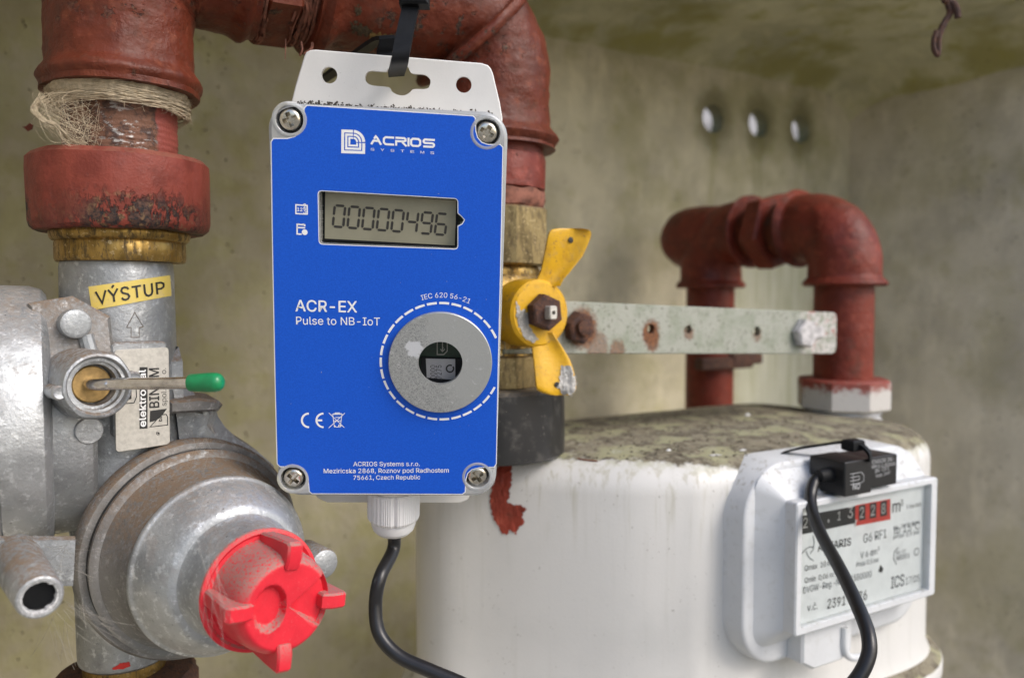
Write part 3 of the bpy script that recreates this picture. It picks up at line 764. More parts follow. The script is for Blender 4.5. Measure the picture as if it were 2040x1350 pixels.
def vtext(mb, body, p0, p1, bold=0, hs=1.0, sp=1.0): return text_on(mb, body, q2(*p0), q2(*p1), PN, bold, hs, sp)
vtext(b, 'BINOM', (317, 811), (316.5, 733), .03, 1.05)
vtext(b, 'spol. s r. o.', (331.5, 808), (331, 733), .0, .9)
vtext(b, 'ø', (319, 866), (319, 859), 0, 1)
wob = MB()
for p in ([(278, 854), (294, 853), (294, 731), (278, 731)],): b.add([q2(*k) for k in p], [(0, 1, 2, 3)])
b.add([q2(*k) for k in ((298, 841), (299, 818), (333, 813.5), (319, 832), (308, 838))], [(0, 1, 2, 3, 4)])
for L in ([(299, 850), (321, 826), (331, 825), (334, 830), (334, 846), (299, 850)], [(317, 838), (322, 829), (322, 838), (317, 838)]):
    t_ = MB(); strokes(t_, [[(q2(*k)-PO).dot(ex), (q2(*k)-PO).z] for k in L] and [[((q2(*k)-PO).dot(ex), (q2(*k)-PO).z) for k in L]], .28)
    b.add([PO+ex*p.x+Vector((0, 0, 1))*p.y+PN*.42 for p in t_.v], t_.f)
for L in ([(244, 743), (266, 742), (270, 752), (272, 790), (267, 802), (246, 804)],):
    t_ = MB(); strokes(t_, [[((q2(*k)-PO).dot(ex), (q2(*k)-PO).z) for k in L]], .3)
    b.add([PO+ex*p.x+Vector((0, 0, 1))*p.y+PN*.42 for p in t_.v], t_.f)
b.add([q2(*k) for k in ((252, 784), (262, 780), (262, 794), (254, 797))], [(0, 1, 2, 3)])
b.build('lettering', M_ink, nplate)
b = MB(); text_on(b, 'elektromal', plate(290.5, 849, .5), plate(290, 736, .5), PN, .03, .72)
b.build('lettering', M_print, nplate)
# yellow sticker wrapped on the neck
SC = [(183, 618), (342, 589), (339, 548), (176, 571)]
def bil(u, v):
    a, b_, c, d = SC; return tuple((a[i]*(1-u)+b_[i]*u)*(1-v)+(d[i]*(1-u)+c[i]*u)*v for i in (0, 1))
stick = MB().grid(lambda u, v: wrap(neckbvh, *bil(u, v), .25), 40, 6).build('sticker', M_stick, reg)
t_ = MB()
def LT(x, w, *Ls): strokes(t_, [[(x+w*p[0], p[1]) for p in L] for L in Ls], .155)
LT(0, .80, [(.02, 1), (.5, .06), (.98, 1)]); LT(.95, .76, [(.02, 1), (.5, .46), (.98, 1)], [(.5, .5), (.5, 0)], [(.42, 1.10), (.64, 1.30)])
LT(1.92, .62, [(.97, .80), (.80, .95), (.5, 1.0), (.2, .95), (.05, .76), (.2, .58), (.8, .43), (.97, .24), (.8, .06), (.5, 0), (.2, .05), (.03, .22)])
LT(2.76, .72, [(0, .93), (1, .93)], [(.5, .93), (.5, 0)]); LT(3.70, .64, [(.05, 1), (.05, .3), (.2, .08), (.5, 0), (.8, .08), (.95, .3), (.95, 1)])
LT(4.62, .62, [(.08, 0), (.08, .94), (.62, .94), (.92, .82), (.95, .68), (.9, .54), (.62, .42), (.08, .42)])
b = MB().add([wrap(neckbvh, *bil(.075+.845*p.x/5.25, .19+.56*p.y), .42) for p in t_.v], t_.f)
b.build('lettering', M_ink, stick)
# flow arrow embossed on the neck
b = MB()
AR = [(268, 622), (285, 651), (277, 652), (277, 672), (261, 672), (261, 652), (252, 652), (268, 622)]
for p, q_ in zip(AR[:-1], AR[1:]):
    b.sweep([wrap(neckbvh, p[0]+(q_[0]-p[0])*k/4, p[1]+(q_[1]-p[1])*k/4, -.22) for k in range(5)], .32, 6)
b.build('flow_arrow', M_zinc_d, reg)
# round front cover on its flange, red cap
D0 = Vector((-124.3, -25, -83.2)); DA = Vector((.205, -.978, 0)).normalized()
b = MB().lathe([(-30, 22), (-24, 25), (-16, 31), (-10, 34.5), (-6, 36.2), (-1.2, 36.2), (0, 35.4), (.4, 33.8)], D0, DA, 110); b.build('cover_flange', M_zinc_d, reg)
b = MB().lathe([(-2, 33), (.2, 33.4), (1.6, 33.4), (2.2, 32.6)], D0, DA, 110); b.build('gasket', M_dark, reg)
prof = [(1.0, 31), (2.2, 33.4), (4.2, 33.6), (5.0, 32.8), (5.4, 31.2), (9, 29.4), (14, 28.4), (20.0, 27.4), (20.2, 26)]
MB().lathe(prof, D0, DA, 110).build('cover_side', M_zinc_d, reg)
prof = [(19.2, 26), (19.8, 27.4), (20.6, 27.8), (21.6, 27.8), (22.2, 27.4), (22.4, 27.0), (23.2, 26.5), (25.2, 25.8), (28, 24.5), (31, 22.9), (33.4, 21.2), (34.6, 19.8), (34.8, 18.6), (36, 17.8), (42, 17.2), (48.0, 16.5)]
cov = MB().lathe(prof, D0, DA, 110, fn=lambda h, a, r: (.12*mnoise.noise(Vector((math.cos(a)*4, math.sin(a)*4, h*.1))), .15*mnoise.noise(Vector((math.cos(a)*3, math.sin(a)*3, r*.1)))))
cov.build('cover', M_zinc_l, reg)
e = Vector((0, 0, 1)); g = DA.cross(e)
pc = D0 + DA*16 + (RT*27.0 + Vector((0, 0, 6)))
b = MB().lathe([(-10, 5.0), (2.6, 5.0), (3.4, 4.6), (3.8, 3.6)], on(637, 1118, 1, D0.y-20), DA, 36); b.build('side_boss', M_zinc, reg)
b = MB(); q = MB().prism([tuple(on(x, y, 1, -8).xz) for x, y in ((330, 690), (357, 690), (362, 730), (372, 765), (392, 792), (436, 800), (441, 808), (434, 820), (438, 832), (452, 852), (478, 876), (512, 898), (548, 930), (565, 1000), (340, 1000))], 0, 24, ch=5, chb=2)
b.add([(p.x, 14-p.z, p.y) for p in q.v], q.f); add_lump(b, .5, 9, 4).build('body_casting', M_zinc, reg)
b = MB(); q = MB().prism([tuple(on(x, y, 1, -14).xz) for x, y in ((335, 797), (395, 792), (433, 797), (441, 806), (432, 817), (335, 822))], 0, 26, ch=.8); b.add([(p.x, 9-p.z, p.y) for p in q.v], q.f); add_lump(b, .3, 6).build('ledge', M_zinc_d, reg)
C0 = D0 + DA*48
def capfn(h, a, r):
    h /= CS; r /= CS
    if h < 17.8 or r > 13.4: return (0, 0)
    a = (a + math.pi/2 + .12) % (2*math.pi)      # 0 = towards the right wedge
    dd = abs(((a+math.pi) % (2*math.pi))-math.pi); dl = math.pi-dd
    w = max(0, min(1, (.62-dd)/.07)) if r > .8 else 0
    yy = r*math.sin(a); xx = r*math.cos(a)
    lens = 0
    if xx < -.6:
        lens = max(0, min(1, (1-((xx+5.2)/5.0)**2-(yy/6.6)**2)*3.0))
    return (0, -1.7*max(w*min(1, r/4), lens)*1.4)
rr_ = [12.9, 12.4]+[12-.55*k for k in range(21)]+[.4]
CS = .94
prof = [(0, 14), (0, 18.2), (.8, 18.7), (1.6, 18.5), (1.9, 17.4), (1.4, 16.6), (1.5, 15.6), (3, 15.3), (10, 15.0), (13, 14.8), (15.6, 14.4), (17.2, 13.7), (18.2, 12.9), (18.6, 12.5)] + [(18.7, r_) for r_ in rr_[2:]]
capo = MB().lathe([(h*CS, r*CS) for h, r in prof], C0, DA, 120, fn=capfn).build('screw_cap', M_cap, reg)
for ang in (3, 93, 183, 273):
    d = (e*math.cos(R(ang-10)) + g*math.sin(R(ang-10))); w_ = DA.cross(d)
    P = [(14.0, 1.0), (17.6, 1.0), (18.4, 12.0), (18.6, 19.2), (17.6, 20.4), (13.6, 20.5), (10.6, 19.4), (10.6, 14)]
    q = MB().prism(P, -2.3, 2.3, ch=.6, chb=.6)
    MB().add([C0+(d*p.x+DA*p.y+w_*p.z)*CS for p in q.v], q.f).build('cap_fin', M_cap, capo)
# vent tube at the lower left
t1 = on(80, 1190, 1, -76); t0 = on(40, 1125, 1, -52); ta = (t1-t0).normalized(); ln = (t1-t0).length
b = MB().lathe([(-9, 5.6), (-7, 6.4), (ln-1.0, 5.5), (ln-.2, 5.3), (ln, 5.0), (ln, 4.3), (ln-1.0, 4.1), (ln-3, 4.0)], t0, ta, 48, cap=(True, False)); b.build('vent_tube', M_zinc, reg)
b = MB().lathe([(ln-2.2, 4.4), (ln-.15, 4.6), (ln+.06, 4.75), (ln-.3, 3.9), (ln-1.4, 3.7)], t0, ta, 64, cap=(False, False), fn=lambda h, a, r: (-.7*max(0, mnoise.noise(Vector((math.cos(a)*3, math.sin(a)*3, 2)))) if r < 4.2 else 0, 0)); b.build('chalky_rim', M_chalk, reg)
e_ = ta.orthogonal().normalized(); g_ = ta.cross(e_); b = MB()
for k in range(-12, 13):
    c_ = k*.32; hw = math.sqrt(max(.01, 4.2**2-c_*c_))
    for (p, q) in ((e_, g_), (g_, e_)): b.sweep([t1-ta*1.7+p*c_-q*hw, t1-ta*1.7+p*c_+q*hw], .07, 4)
o = b.build('mesh_screen', M_black, reg); o['kind'] = 'stuff'
b = MB().lathe([(0, 4.3), (.2, 4.3)], t1-ta*4, ta, 32); b.build('vent_bore', M_dark, reg)
b = MB(); q = MB().prism([tuple(on(x, y, 1, -45).xz) for x, y in ((-20, 1070), (150, 1070), (145, 1160), (115, 1160), (60, 1130), (-20, 1130))], 0, 5, ch=.5); b.add([(p.x, -48+p.z, p.y) for p in q.v], q.f); b.build('bracket_tab', M_zinc, reg)
# dab of red marking paint
lowneck = MB().lathe([(-123.8, 14.4), (-122, 14.6), (-100, 14.9), (-70, 16)], (XB-1, 0, 0), (0, 0, 1), 64).bvh()
M_dab = plain('bright_red_paint', (.62, .03, .025), .45)
decal(lowneck, [(222, 1331), (240, 1320), (258, 1318), (260, 1326), (246, 1332), (226, 1333)], .2, 1.2, 1.0, 2).build('paint_dab', M_dab, reg)

# ------------------------------------------------------------------ ball valve under the far elbow
valve = thing('ball_valve', 'brass ball valve with chipped yellow butterfly handle beside the blue box', 'valve', (0, 0, -64))
MB().lathe([(56, 21.6), (63, 21.8), (70, 21.8)], (.6, 0, 0), (0, 0, 1), 64, fn=lambda h, a, r: (.5*mnoise.noise(Vector((math.cos(a)*3, math.sin(a)*3, h*.3))), 0)).build('red_sleeve', M_red2, valve)
b = MB().lathe([(44, 20), (45, 22.5), (57.5, 22.8), (59, 22.4), (59.8, 20)], (.6, 0, 0), (0, 0, 1), 64); add_lump(b, .4, 6, 3).build('red_collar', M_red2, valve)
b = MB().lathe([(36, 20.5), (38, 22.6), (41, 22.9), (44, 22.2), (45, 20)], (.6, 0, 0), (0, 0, 1), 72, fn=hempband); b.build('hemp_band', M_hemp_p, valve)
b = MB(); hexprism(b, (.6, 0, 13), (0, 0, 1), 24.4, 24, 40, .8, 8); b.build('upper_hexagon', M_brass_d, valve)
b = MB().lathe([(14, 19), (11, 20.5), (9, 20.5), (7, 22), (3, 24), (-6, 24.5), (-14, 23.5), (-16, 21.5), (-17.5, 21.5), (-18, 22.8), (-21, 22.8), (-21.5, 21.3), (-24, 21.3), (-25, 22)], (.6, 0, 0), (0, 0, 1), 72); b.build('valve_body', M_brass, valve)
b = MB(); hexprism(b, (.6, 0, -38), (0, 0, 1), 24.2, 14, 40, .8, 8); b.build('lower_hexagon', M_brass_d, valve)
b = MB().lathe([(-67, 30.2), (-66, 31.2), (-52, 31.3), (-39.5, 31.0), (-38, 29.6), (-37.6, 26), (-37.6, 20)], (.6, 0, 0), (0, 0, 1), 72, fn=lambda h, a, r: (-.5*max(0, math.cos(6*a))**10, 0)); b.build('union_nut', M_bnut, valve)
HZ = -6.5; hub_o = Vector((1.6, 0, HZ))
hubp = [(16, 10), (18, 13.6), (34, 13.6), (36.6, 13.2), (37.6, 12.0), (37.8, 8)]
hubm = MB().lathe(hubp, hub_o, (0, -1, 0), 56); hubb = hubm.bvh(); handle = hubm.build('handle_hub', M_yellow, valve)
def wing(rows, bow, sgn):
    Y0 = -34.5; N = 12; top = []; bot = []
    for (py, xl, xr, fwd) in rows:
        for i in range(N+1):
            u = i/N; t = -bow*(2*u-.55)**2 - fwd; p = on(xl+(xr-xl)*u, py, 1, Y0+t); thick = 1.9*(1-abs(2*u-1)**6*.8)
            top.append(Vector((p.x, p.y-thick, p.z))); bot.append(Vector((p.x, p.y+thick, p.z)))
    b = MB(); R_ = len(rows); m = N+1
    b.v = top+bot; K = len(top)
    for j in range(R_-1):
        for i in range(N):
            a = j*m+i; b.f += [(a, a+1, a+m+1, a+m), (K+a, K+a+m, K+a+m+1, K+a+1)]
        for i in (0, N): a = j*m+i; b.f.append((a, a+m, K+a+m, K+a))
    for j in (0, R_-1):
        for i in range(N): a = j*m+i; b.f.append((a, a+1, K+a+1, K+a))
    return b
up_rows = [(570, 1062, 1115, 0), (556, 1070, 1122, .3), (543, 1076, 1134, .8), (530, 1080, 1144, 1.5), (510, 1084, 1160, 2.5), (490, 1088, 1169, 3.5), (475, 1091, 1175, 4), (466, 1093, 1177, 4.2), (460, 1096, 1175, 4.3), (457, 1100, 1170, 4.3), (455.5, 1106, 1160, 4.2)]
lo_rows = [(662, 1052, 1100, 0), (680, 1058, 1112, .4), (695, 1060, 1122, .8), (715, 1063, 1134, 1.6), (735, 1065, 1141, 2.5), (755, 1067, 1146, 3.2), (768, 1068, 1147, 3.6), (777, 1071, 1146, 3.8), (782, 1080, 1143, 3.8), (786, 1094, 1136, 3.7)]
wu = wing(up_rows, 2.6, 1); wub = wu.bvh(); wu.build('handle_wing', M_yellow, valve, sharp=50)
wl = wing(lo_rows, 2.0, -1); wlb = wl.bvh(); wl.build('handle_wing', M_yellow, valve, sharp=50)
decal(wlb, [(1118, 728), (1138, 730), (1147, 750), (1149, 775), (1140, 787), (1118, 786), (1112, 770), (1116, 750)], .35, 1.3, 5, 4, .3).build('bare_chip', M_chip, valve)
decal(hubb, [(1028, 600), (1040, 618), (1058, 622), (1054, 648), (1072, 676), (1062, 684), (1044, 672), (1030, 640)], .3, 1.3, 4, 5, .2).build('bare_chip', M_chip, valve)
for px, py, bv in ((1137, 478, wub), (1109, 766, wlb)):
    c = wrap(bv, px, py, .05); MB().lathe([(0, 1.15), (.25, 1.15), (.3, .9)], c, (0, -1, 0), 20).build('pin_hole', M_dark, valve)
b = MB(); hexprism(b, hub_o+Vector((0, -37.6, .5)), (0, -1, 0), 7.2, 5.6, 8, .7); add_lump(b, .3, 2.5, 3).build('rusty_nut', M_rust, valve)
b = MB(); q = MB().prism(rrect(-1.7, -2.6, 1.7, 2.6, .9, 5), 0, 6.0, holes=[circle(0, 0, .8, 16)], ch=.35); b.add([hub_o+Vector((p.x, -41-p.z, p.y+.5)) for p in q.v], q.f); b.build('spindle', M_plate, valve)
MB().lathe([(0, .85), (.1, .85)], hub_o+Vector((0, -44, .5)), (0, -1, 0), 16).build('spindle_bore', M_dark, valve)

# ------------------------------------------------------------------ mounting bar
bar = thing('mounting_bar', 'galvanised steel mounting bar with rust-ringed holes behind the yellow handle', 'bar', (0, -22, -16))
def barpt(u, v): return None
bz = lambda x: -1.9-6.3*(x-27)/169
outl = []
L_, R_x = -6, 196
outl = [(L_, bz(L_)), (L_, bz(L_)-22.3), (R_x-3, bz(R_x)-21.8), (R_x-.8, bz(R_x)-20.8), (R_x, bz(R_x)-18.5), (R_x, bz(R_x)-3), (R_x-.8, bz(R_x)-.9), (R_x-3, bz(R_x))]
hs = []
for px, py, r_ in ((1297, 655, 2.2), (1372, 656, 2.0), (1508, 660, 2.4)):
    p = on(px, py, 1, -22); hs.append(circle(p.x, p.z, r_, 20))
q = MB().prism(outl, 0, 3.5, holes=hs, ch=.4); b = MB().add([(p.x, -18.5-p.z, p.y) for p in q.v], q.f)
b.build('plate', M_bar, bar, base=Vector((0, 0, 0)) if False else None)
for dz in (0, -21.0):                     # flanges folded back
    pts = [(L_, -18.5+14, bz(L_)+dz), (L_, -18.6, bz(L_)+dz), (R_x-2.5, -18.6, bz(R_x)+dz), (R_x-2.5, -18.5+14, bz(R_x)+dz)]
    b = MB().add([Vector(p)+Vector((0, 0, -.2)) for p in pts]+[Vector(p)+Vector((0, 0, -2.2 if dz == 0 else 1.8)) for p in pts], [(0, 1, 2, 3), (7, 6, 5, 4), (0, 4, 5, 1), (1, 5, 6, 2), (2, 6, 7, 3), (3, 7, 4, 0)]); b.build('flange', M_bar, bar)
p = on(1152, 652, 1, -24); b = MB(); hexprism(b, (p.x, -22, p.z), (0, -1, 0), 7.0, 5.5, 12, .8); b.lathe([(0, 3.6), (2.0, 3.4), (2.4, 2.4)], (p.x, -27.4, p.z), (0, -1, 0), 24); add_lump(b, .5, 3, 8).build('rusty_bolt', M_rust, bar)
M_bolt = plain('painted_bolt', (.60, .58, .58), .5, var=.25, sz=3, bump=.6)
p = on(1603, 664, 1, -24); b = MB(); hexprism(b, (p.x, -22, p.z), (0, -1, 0), 7.6, 5.0, 20, .8); add_lump(b, .3, 3, 2).build('hex_bolt', M_bolt, bar)
b = MB(); q = MB().prism(rrect(p.x+4, p.z-2.6, p.x+16, p.z+3.2, 1.4), 0, 1.5, ch=.3); b.add([(k.x, -22-k.z+.1, k.y) for k in q.v], q.f); b.build('washer_tab', M_bolt, bar)

# ------------------------------------------------------------------ outlet pipe at the back
XO = 229.5
outp = thing('outlet_pipe', 'red painted pipe loop on the right port of the white meter', 'pipe', (XO, 0, -70))
pts = [(XO+.8, 0, -56)]+[(XO+.4-.8*k/6, 0, -50+64*k/6) for k in range(1, 7)]
MB().sweep(pts, 16.2, 48, fn=lambda p, i, a: .2*mnoise.noise(p/9)).build('pipe', M_red3, outp)
ZO = 41.0
def elbow2(c, leg, hor, r, bead, sgn, cut=False):
    pts = [Vector((c[0], c[1], c[2]-leg)).lerp(Vector((c[0], c[1], c[2]-24)), k/10) for k in range(11)]
    for k in range(1, 17):
        a = math.pi/2*k/16; pts.append(Vector((c[0], c[1]+sgn*(24-24*math.cos(a)), c[2]-24+24*math.sin(a))))
    pts += [Vector((c[0], c[1]+sgn*(24+(hor-24)*k/8), c[2])) for k in range(1, 9)]
    d = [0.0]
    for a, q in zip(pts[:-1], pts[1:]): d.append(d[-1]+(q-a).length)
    fp, fr = [], []
    for i in range(81):
        s_ = d[-1]*i/80; j = min(max(k for k in range(len(pts)) if d[k] <= s_+1e-9), len(pts)-2); f = (s_-d[j])/(d[j+1]-d[j]); fp.append(pts[j].lerp(pts[j+1], f))
        e_ = min(s_, d[-1]-s_); fr.append(r+bead*math.exp(-((e_-2.2)/2.0)**2)+(bead*.4 if e_ < 1.5 else 0))
    f = lump(.5, 11, 5)
    return MB().sweep(fp, fr, 56, True, (1, 0, 0), fn=lambda p, i, a: f(p+Vector((15*math.cos(a), 15*math.sin(a), 0))))
elbow2((XO, 0, ZO), 35, 34, 20.0, 2.8, 1).build('elbow', M_red3, outp)
YB = 107.0
b = elbow2((XO, YB, ZO+1), 36, 38, 20.5, 2.8, -1); b.build('elbow', M_red3, outp)
b = MB().lathe([(-10, 20), (8, 21.5), (18, 21.5), (27, 20), (34, 16), (38, 10), (39.5, 3)], (XO, YB, ZO), (0, 1, 0), 48); add_lump(b, .4, 8).build('end_plug', M_red3, outp)
MB().lathe([(30, 17), (78, 17)], (XO, 0, ZO), (0, 1, 0), 40).build('nipple', M_red, outp)
b = MB(); hexprism(b, (XO, 46, ZO), (0, 1, 0), 24.5, 14, 15, 1.5); add_lump(b, .4, 6).build('hexagon', M_red3, outp)
MB().lathe([(-160, 16.2), (10, 16.2)], (XO, YB, 0), (0, 0, 1), 40).build('pipe', M_red3, outp)
b = MB().box((XO-4, YB-18, -44), (46, 8, 8), 1.0); b.box((XO+14, YB-18, -42), (26, 9, 7), 1.0); b.build('pipe_clamp', M_rust, outp)
b = MB(); hexprism(b, (XO+1, 0, -64), (0, 0, 1), 25.5, 17.5, 25, 1.2, 8); b.build('union_nut', M_outnut, outp)
b = MB().lathe([(-72, 19), (-71.4, 20.5), (-69, 20.8), (-68.4, 19.6), (-67, 19.6), (-66.4, 20.6), (-64.2, 20.6), (-63.6, 19)], (XO+1, 0, 0), (0, 0, 1), 56); b.build('port_collar', M_collar, outp)

# ------------------------------------------------------------------ gas meter
meter = thing('gas_meter', 'white enamelled gas meter with mossy top and red and black counter', 'gas meter', (110, 0, -290))
PLAN = [(60, -64), (82, -69.5), (108, -71), (150, -71), (190, -71), (214, -64), (231, -46), (238, -20), (239, 16), (237, 44), (226, 62), (200, 69), (120, 69), (60, 69), (14, 66), (-6, 56), (-18, 40), (-23.5, 24), (-20, 8), (-6, -8), (14, -29), (37, -50)]
PL = [(p.x, p.y) for p in spline([Vector((*p, 0)) for p in PLAN+[PLAN[0]]], 7)[:-1]]
CX_, CY_ = 108.0, 0.0
def plan(d, z, f=0.0): return [(x+(CX_-x)*f, y+(CY_-y)*f, z) for x, y in inset(ccw(PL), d)]
rings = [plan(10, -63.2, .97), plan(10, -63.4, .7), plan(10, -64.0, .4), plan(10, -65.0, .2), plan(15, -66.0, .06)]
for a in range(0, 91, 10): rings.append(plan(14-14*math.sin(R(a)), -66.4-14+14*math.cos(R(a))))
rings += [plan(-.2, -110), plan(-.2, -140), plan(0, -172), plan(-2, -177), plan(-7, -179.5), plan(-8, -181), plan(-8, -187), plan(-7, -188.5), plan(-2, -190), plan(0, -196), plan(0, -240), plan(8, -275), plan(16, -285), plan(16, -288, .8)]
body = MB(); n_ = len(rings[0])
for A, B in zip(rings[:-1], rings[1:]): body.add(A+B, [(i, (i+1) % n_, n_+(i+1) % n_, n_+i) for i in range(n_)])
body.add(rings[0], [tuple(range(n_))]); body.add(rings[-1], [tuple(range(n_))])
def dent(p): return .5*mnoise.noise(Vector((p.x/45, p.z/40, p.y/60)))
body.v = [p+Vector((0, dent(p), dent(p)*.6)) for p in body.v]
mbvh = body.bvh(); body.build('case', M_enamel, meter, sharp=40)
smear = [(995, 918), (1020, 920), (1019, 960), (1012, 1002), (1036, 1006), (1050, 1014), (1040, 1022), (1045, 1040), (1034, 1050), (1030, 1062), (1016, 1056), (1008, 1066), (1000, 1062), (992, 1045), (982, 1030), (977, 1010), (976, 985), (984, 960), (988, 940)]
decal(mbvh, smear, .4, 1.0, 3.5, 3, .22).build('paint_smear', M_smear, meter)
for x, y, s_ in ((1040, 1006, 5), (1052, 1018, 4), (1060, 1042, 3), (1012, 1074, 3), (1024, 1078, 2), (1048, 1030, 3)):
    pass
# index housing
FX0, FX1, FZ0, FZ1, FT = 85.2, 176.2, -133.2, -80.0, -92.0
def yprism(P, y_front, y_back, holes=(), ch=0.0):
    q = MB().prism(P, 0, y_back-y_front, holes=holes, ch=ch); D = y_back-y_front
    return MB().add([(p.x, y_back-p.z, p.y) for p in q.v], q.f)
b = None
def taper(P0, y0, P1, y1):
    n = len(P0); b = MB().add([(x, y0, z) for x, z in P0]+[(x, y1, z) for x, z in P1], [(i, (i+1) % n, n+(i+1) % n, n+i) for i in range(n)]); return b
b = taper(rrect(70.5, -150.5, 187, -66.5, (24, 24, 20, 18), 12), -60, rrect(71.5, -150, 186, -67, (23, 23, 19.5, 17.5), 12), -76.6)
for (a0, y0_, a1, y1_2) in ((0, -76.6, .35, -77.3), (.35, -77.3, 1.2, -77.8), (1.2, -77.8, 2.4, -78)):
    f_ = lambda d_: rrect(71.5+d_, -150+d_, 186-d_, -67-d_, (23-d_*.5, 23-d_*.5, 19.5-d_*.5, 17.5-d_*.5), 12)
    b.join(taper(f_(a0), y0_, f_(a1), y1_2))
P_ = f_(2.4); b.add([(x, -78, z) for x, z in P_], [tuple(range(len(P_)))]); b.build('index_base', M_meterw, meter, sharp=50)
# tapered step up to the frame
b = taper(rrect(77, -142, 180.5, -70, 8, 5), -77.9, rrect(FX0+.3, FZ0+.3, FX1-.3, FZ1-.3, 1.2, 5), -86.5)
ib = taper(rrect(77.5, -141.5, 180, -70.5, 8, 5), -77.9, rrect(FX0+.3, FZ0+.3, FX1-.3, FZ1-.3, 1.2, 5), -86.5)
b.build('index_step', M_meterw, meter, sharp=40)
yprism(rrect(FX0, FZ0, FX1, FZ1, 1.5, 5), FT, -86, holes=[rrect(FX0+3.0, FZ0+3.0, FX1-4.5, FZ1-2.4, .8, 4)], ch=.6).build('index_frame', M_meterw, meter)
DT = -88.6
MB().add([(FX0+2, DT, FZ0+2), (FX1-2, DT, FZ0+2), (FX1-2, DT, FZ1-2), (FX0+2, DT, FZ1-2)], [(0, 1, 2, 3)]).build('dial_plate', M_dial, meter)
def glass_mat():
    m = bpy.data.materials.new('dial_window'); m.use_nodes = True; t = m.node_tree; t.nodes.clear()
    o_ = t.nodes.new('ShaderNodeOutputMaterial'); mx = t.nodes.new('ShaderNodeMixShader'); tr = t.nodes.new('ShaderNodeBsdfTransparent'); gl = t.nodes.new('ShaderNodeBsdfGlossy')
    gl.inputs['Roughness'].default_value = .12; fr = t.nodes.new('ShaderNodeFresnel'); fr.inputs[0].default_value = 1.28; tr.inputs[0].default_value = (.95, .97, .97, 1)
    t.links.new(fr.outputs[0], mx.inputs[0]); t.links.new(tr.outputs[0], mx.inputs[1]); t.links.new(gl.outputs[0], mx.inputs[2]); t.links.new(mx.outputs[0], o_.inputs[0]); return m
MB().add([(FX0+2.6, -90.6, FZ0+2.6), (FX1-4.1, -90.6, FZ0+2.6), (FX1-4.1, -90.6, FZ1-2.0), (FX0+2.6, -90.6, FZ1-2.0)], [(0, 1, 2, 3)]).build('window_pane', glass_mat(), meter)
YN = Vector((0, -1, 0))
def dt(px, py, up=.12): return on(px, py, 1, DT-up)
wA, wB, wC, wD = dt(1598, 1064), dt(1706, 1041), dt(1706, 1007), dt(1598, 1027)
MB().add([wA, wB, wC, wD], [(0, 1, 2, 3)]).build('counter_window', M_ink, meter)
MB().add([dt(1704, 1047, .2), dt(1774, 1034, .2), dt(1774, 993, .2), dt(1704, 1006, .2)], [(0, 1, 2, 3)]).build('decimal_window', M_rdrum, meter)
b = MB(); k_ = MB()
for ch_, x0_, x1_, y0q, y1q in (('2', 1600, 1609, 1052, 1050), ('0', 1625, 1634, 1047, 1045), ('1', 1668, 1675, 1036, 1035), ('3', 1689, 1699, 1032, 1030)):
    text_on(b, ch_, dt(x0_, y0q, .3), dt(x1_, y1q, .3), YN, .0, 1.0)
text_on(b, '.', dt(1649, 1040, .3), dt(1652, 1039.5, .3), YN, .02, 1.4); text_on(b, ',', dt(1703, 1040, .35), dt(1707, 1039, .35), YN, .02, 1.0)
M_dig = plain('counter_digit', (.50, .50, .48), .5)
b.build('counter_digits', M_dig, meter)
for px_ in (1711, 1733, 1754):            # dark drums in the red field
    k_.add([dt(px_, 1037-(px_-1711)*.19, .26), dt(px_+13, 1034-(px_-1711)*.19, .26), dt(px_+13, 1004-(px_-1711)*.19, .26), dt(px_, 1007-(px_-1711)*.19, .26)], [(0, 1, 2, 3)])
k_.build('drum_face', M_ink, meter)
b = MB()
for ch_, px_ in (('2', 1713), ('2', 1735), ('8', 1756)): text_on(b, ch_, dt(px_, 1032-(px_-1711)*.19, .34), dt(px_+8, 1030-(px_-1711)*.19, .34), YN, .0, 1.1)
b.build('counter_digits', M_dig, meter)
b = MB(); g2 = MB()
def dtx(mb, s_, p0, p1, bold=0, hs=1.0): text_on(mb, s_, dt(*p0), dt(*p1), YN, bold, hs)
dtx(b, 'ACTARIS', (1629, 1098), (1695, 1085), .03, .9); dtx(g2, 'G6 RF1', (1720, 1081), (1766, 1070), .0, 1.15)
dtx(b, 'm', (1778, 1021), (1793, 1018), .01); dtx(b, '3', (1794, 1007), (1799, 1006), .01)
dtx(g2, '1 imp', (1806, 1013), (1822, 1010)); dtx(b, '0,01', (1824, 1009), (1836, 1007), .01)
dtx(b, 'Qmax  10 m³/h', (1603, 1137), (1668, 1122), 0, 1.1); dtx(b, 'Qmin  0,06 m³/h', (1603, 1161), (1672, 1146), 0, 1.1)
dtx(g2, 'DVGW-Reg.-Nr. 0015B0000', (1600, 1182), (1736, 1148), 0, 1.2)
dtx(g2, 'V 6 dm³', (1714, 1112), (1752, 1102), 0, 1.1); dtx(g2, 'Pmax 0,5 bar', (1706, 1129), (1751, 1118), 0, 1.15)
for s_, y_ in (('tm -20°C..50°C', 1053), ('tb 15°C', 1063), ('pmax 0,5 bar', 1072)): dtx(g2, s_, (1780, y_+1), (1832, y_-10), 0, .9)
dtx(b, '2391', (1648, 1212), (1684, 1204), .01, 1.15); dtx(b, '7176', (1690, 1203), (1727, 1193), .01, 1.15); dtx(g2, 'v.č.', (1608, 1217), (1629, 1212), 0)
dtx(g2, 'ICS', (1775, 1172), (1801, 1165), .02, 1.3); dtx(g2, '17/05', (1804, 1164), (1832, 1157), 0, 1.2)
dtx(g2, 'DE-07', (1786, 1104), (1804, 1100), 0); dtx(g2, 'MI001', (1786, 1116), (1812, 1110), 0)
def dst(px, py): p = dt(px, py); return (p.x, p.z)
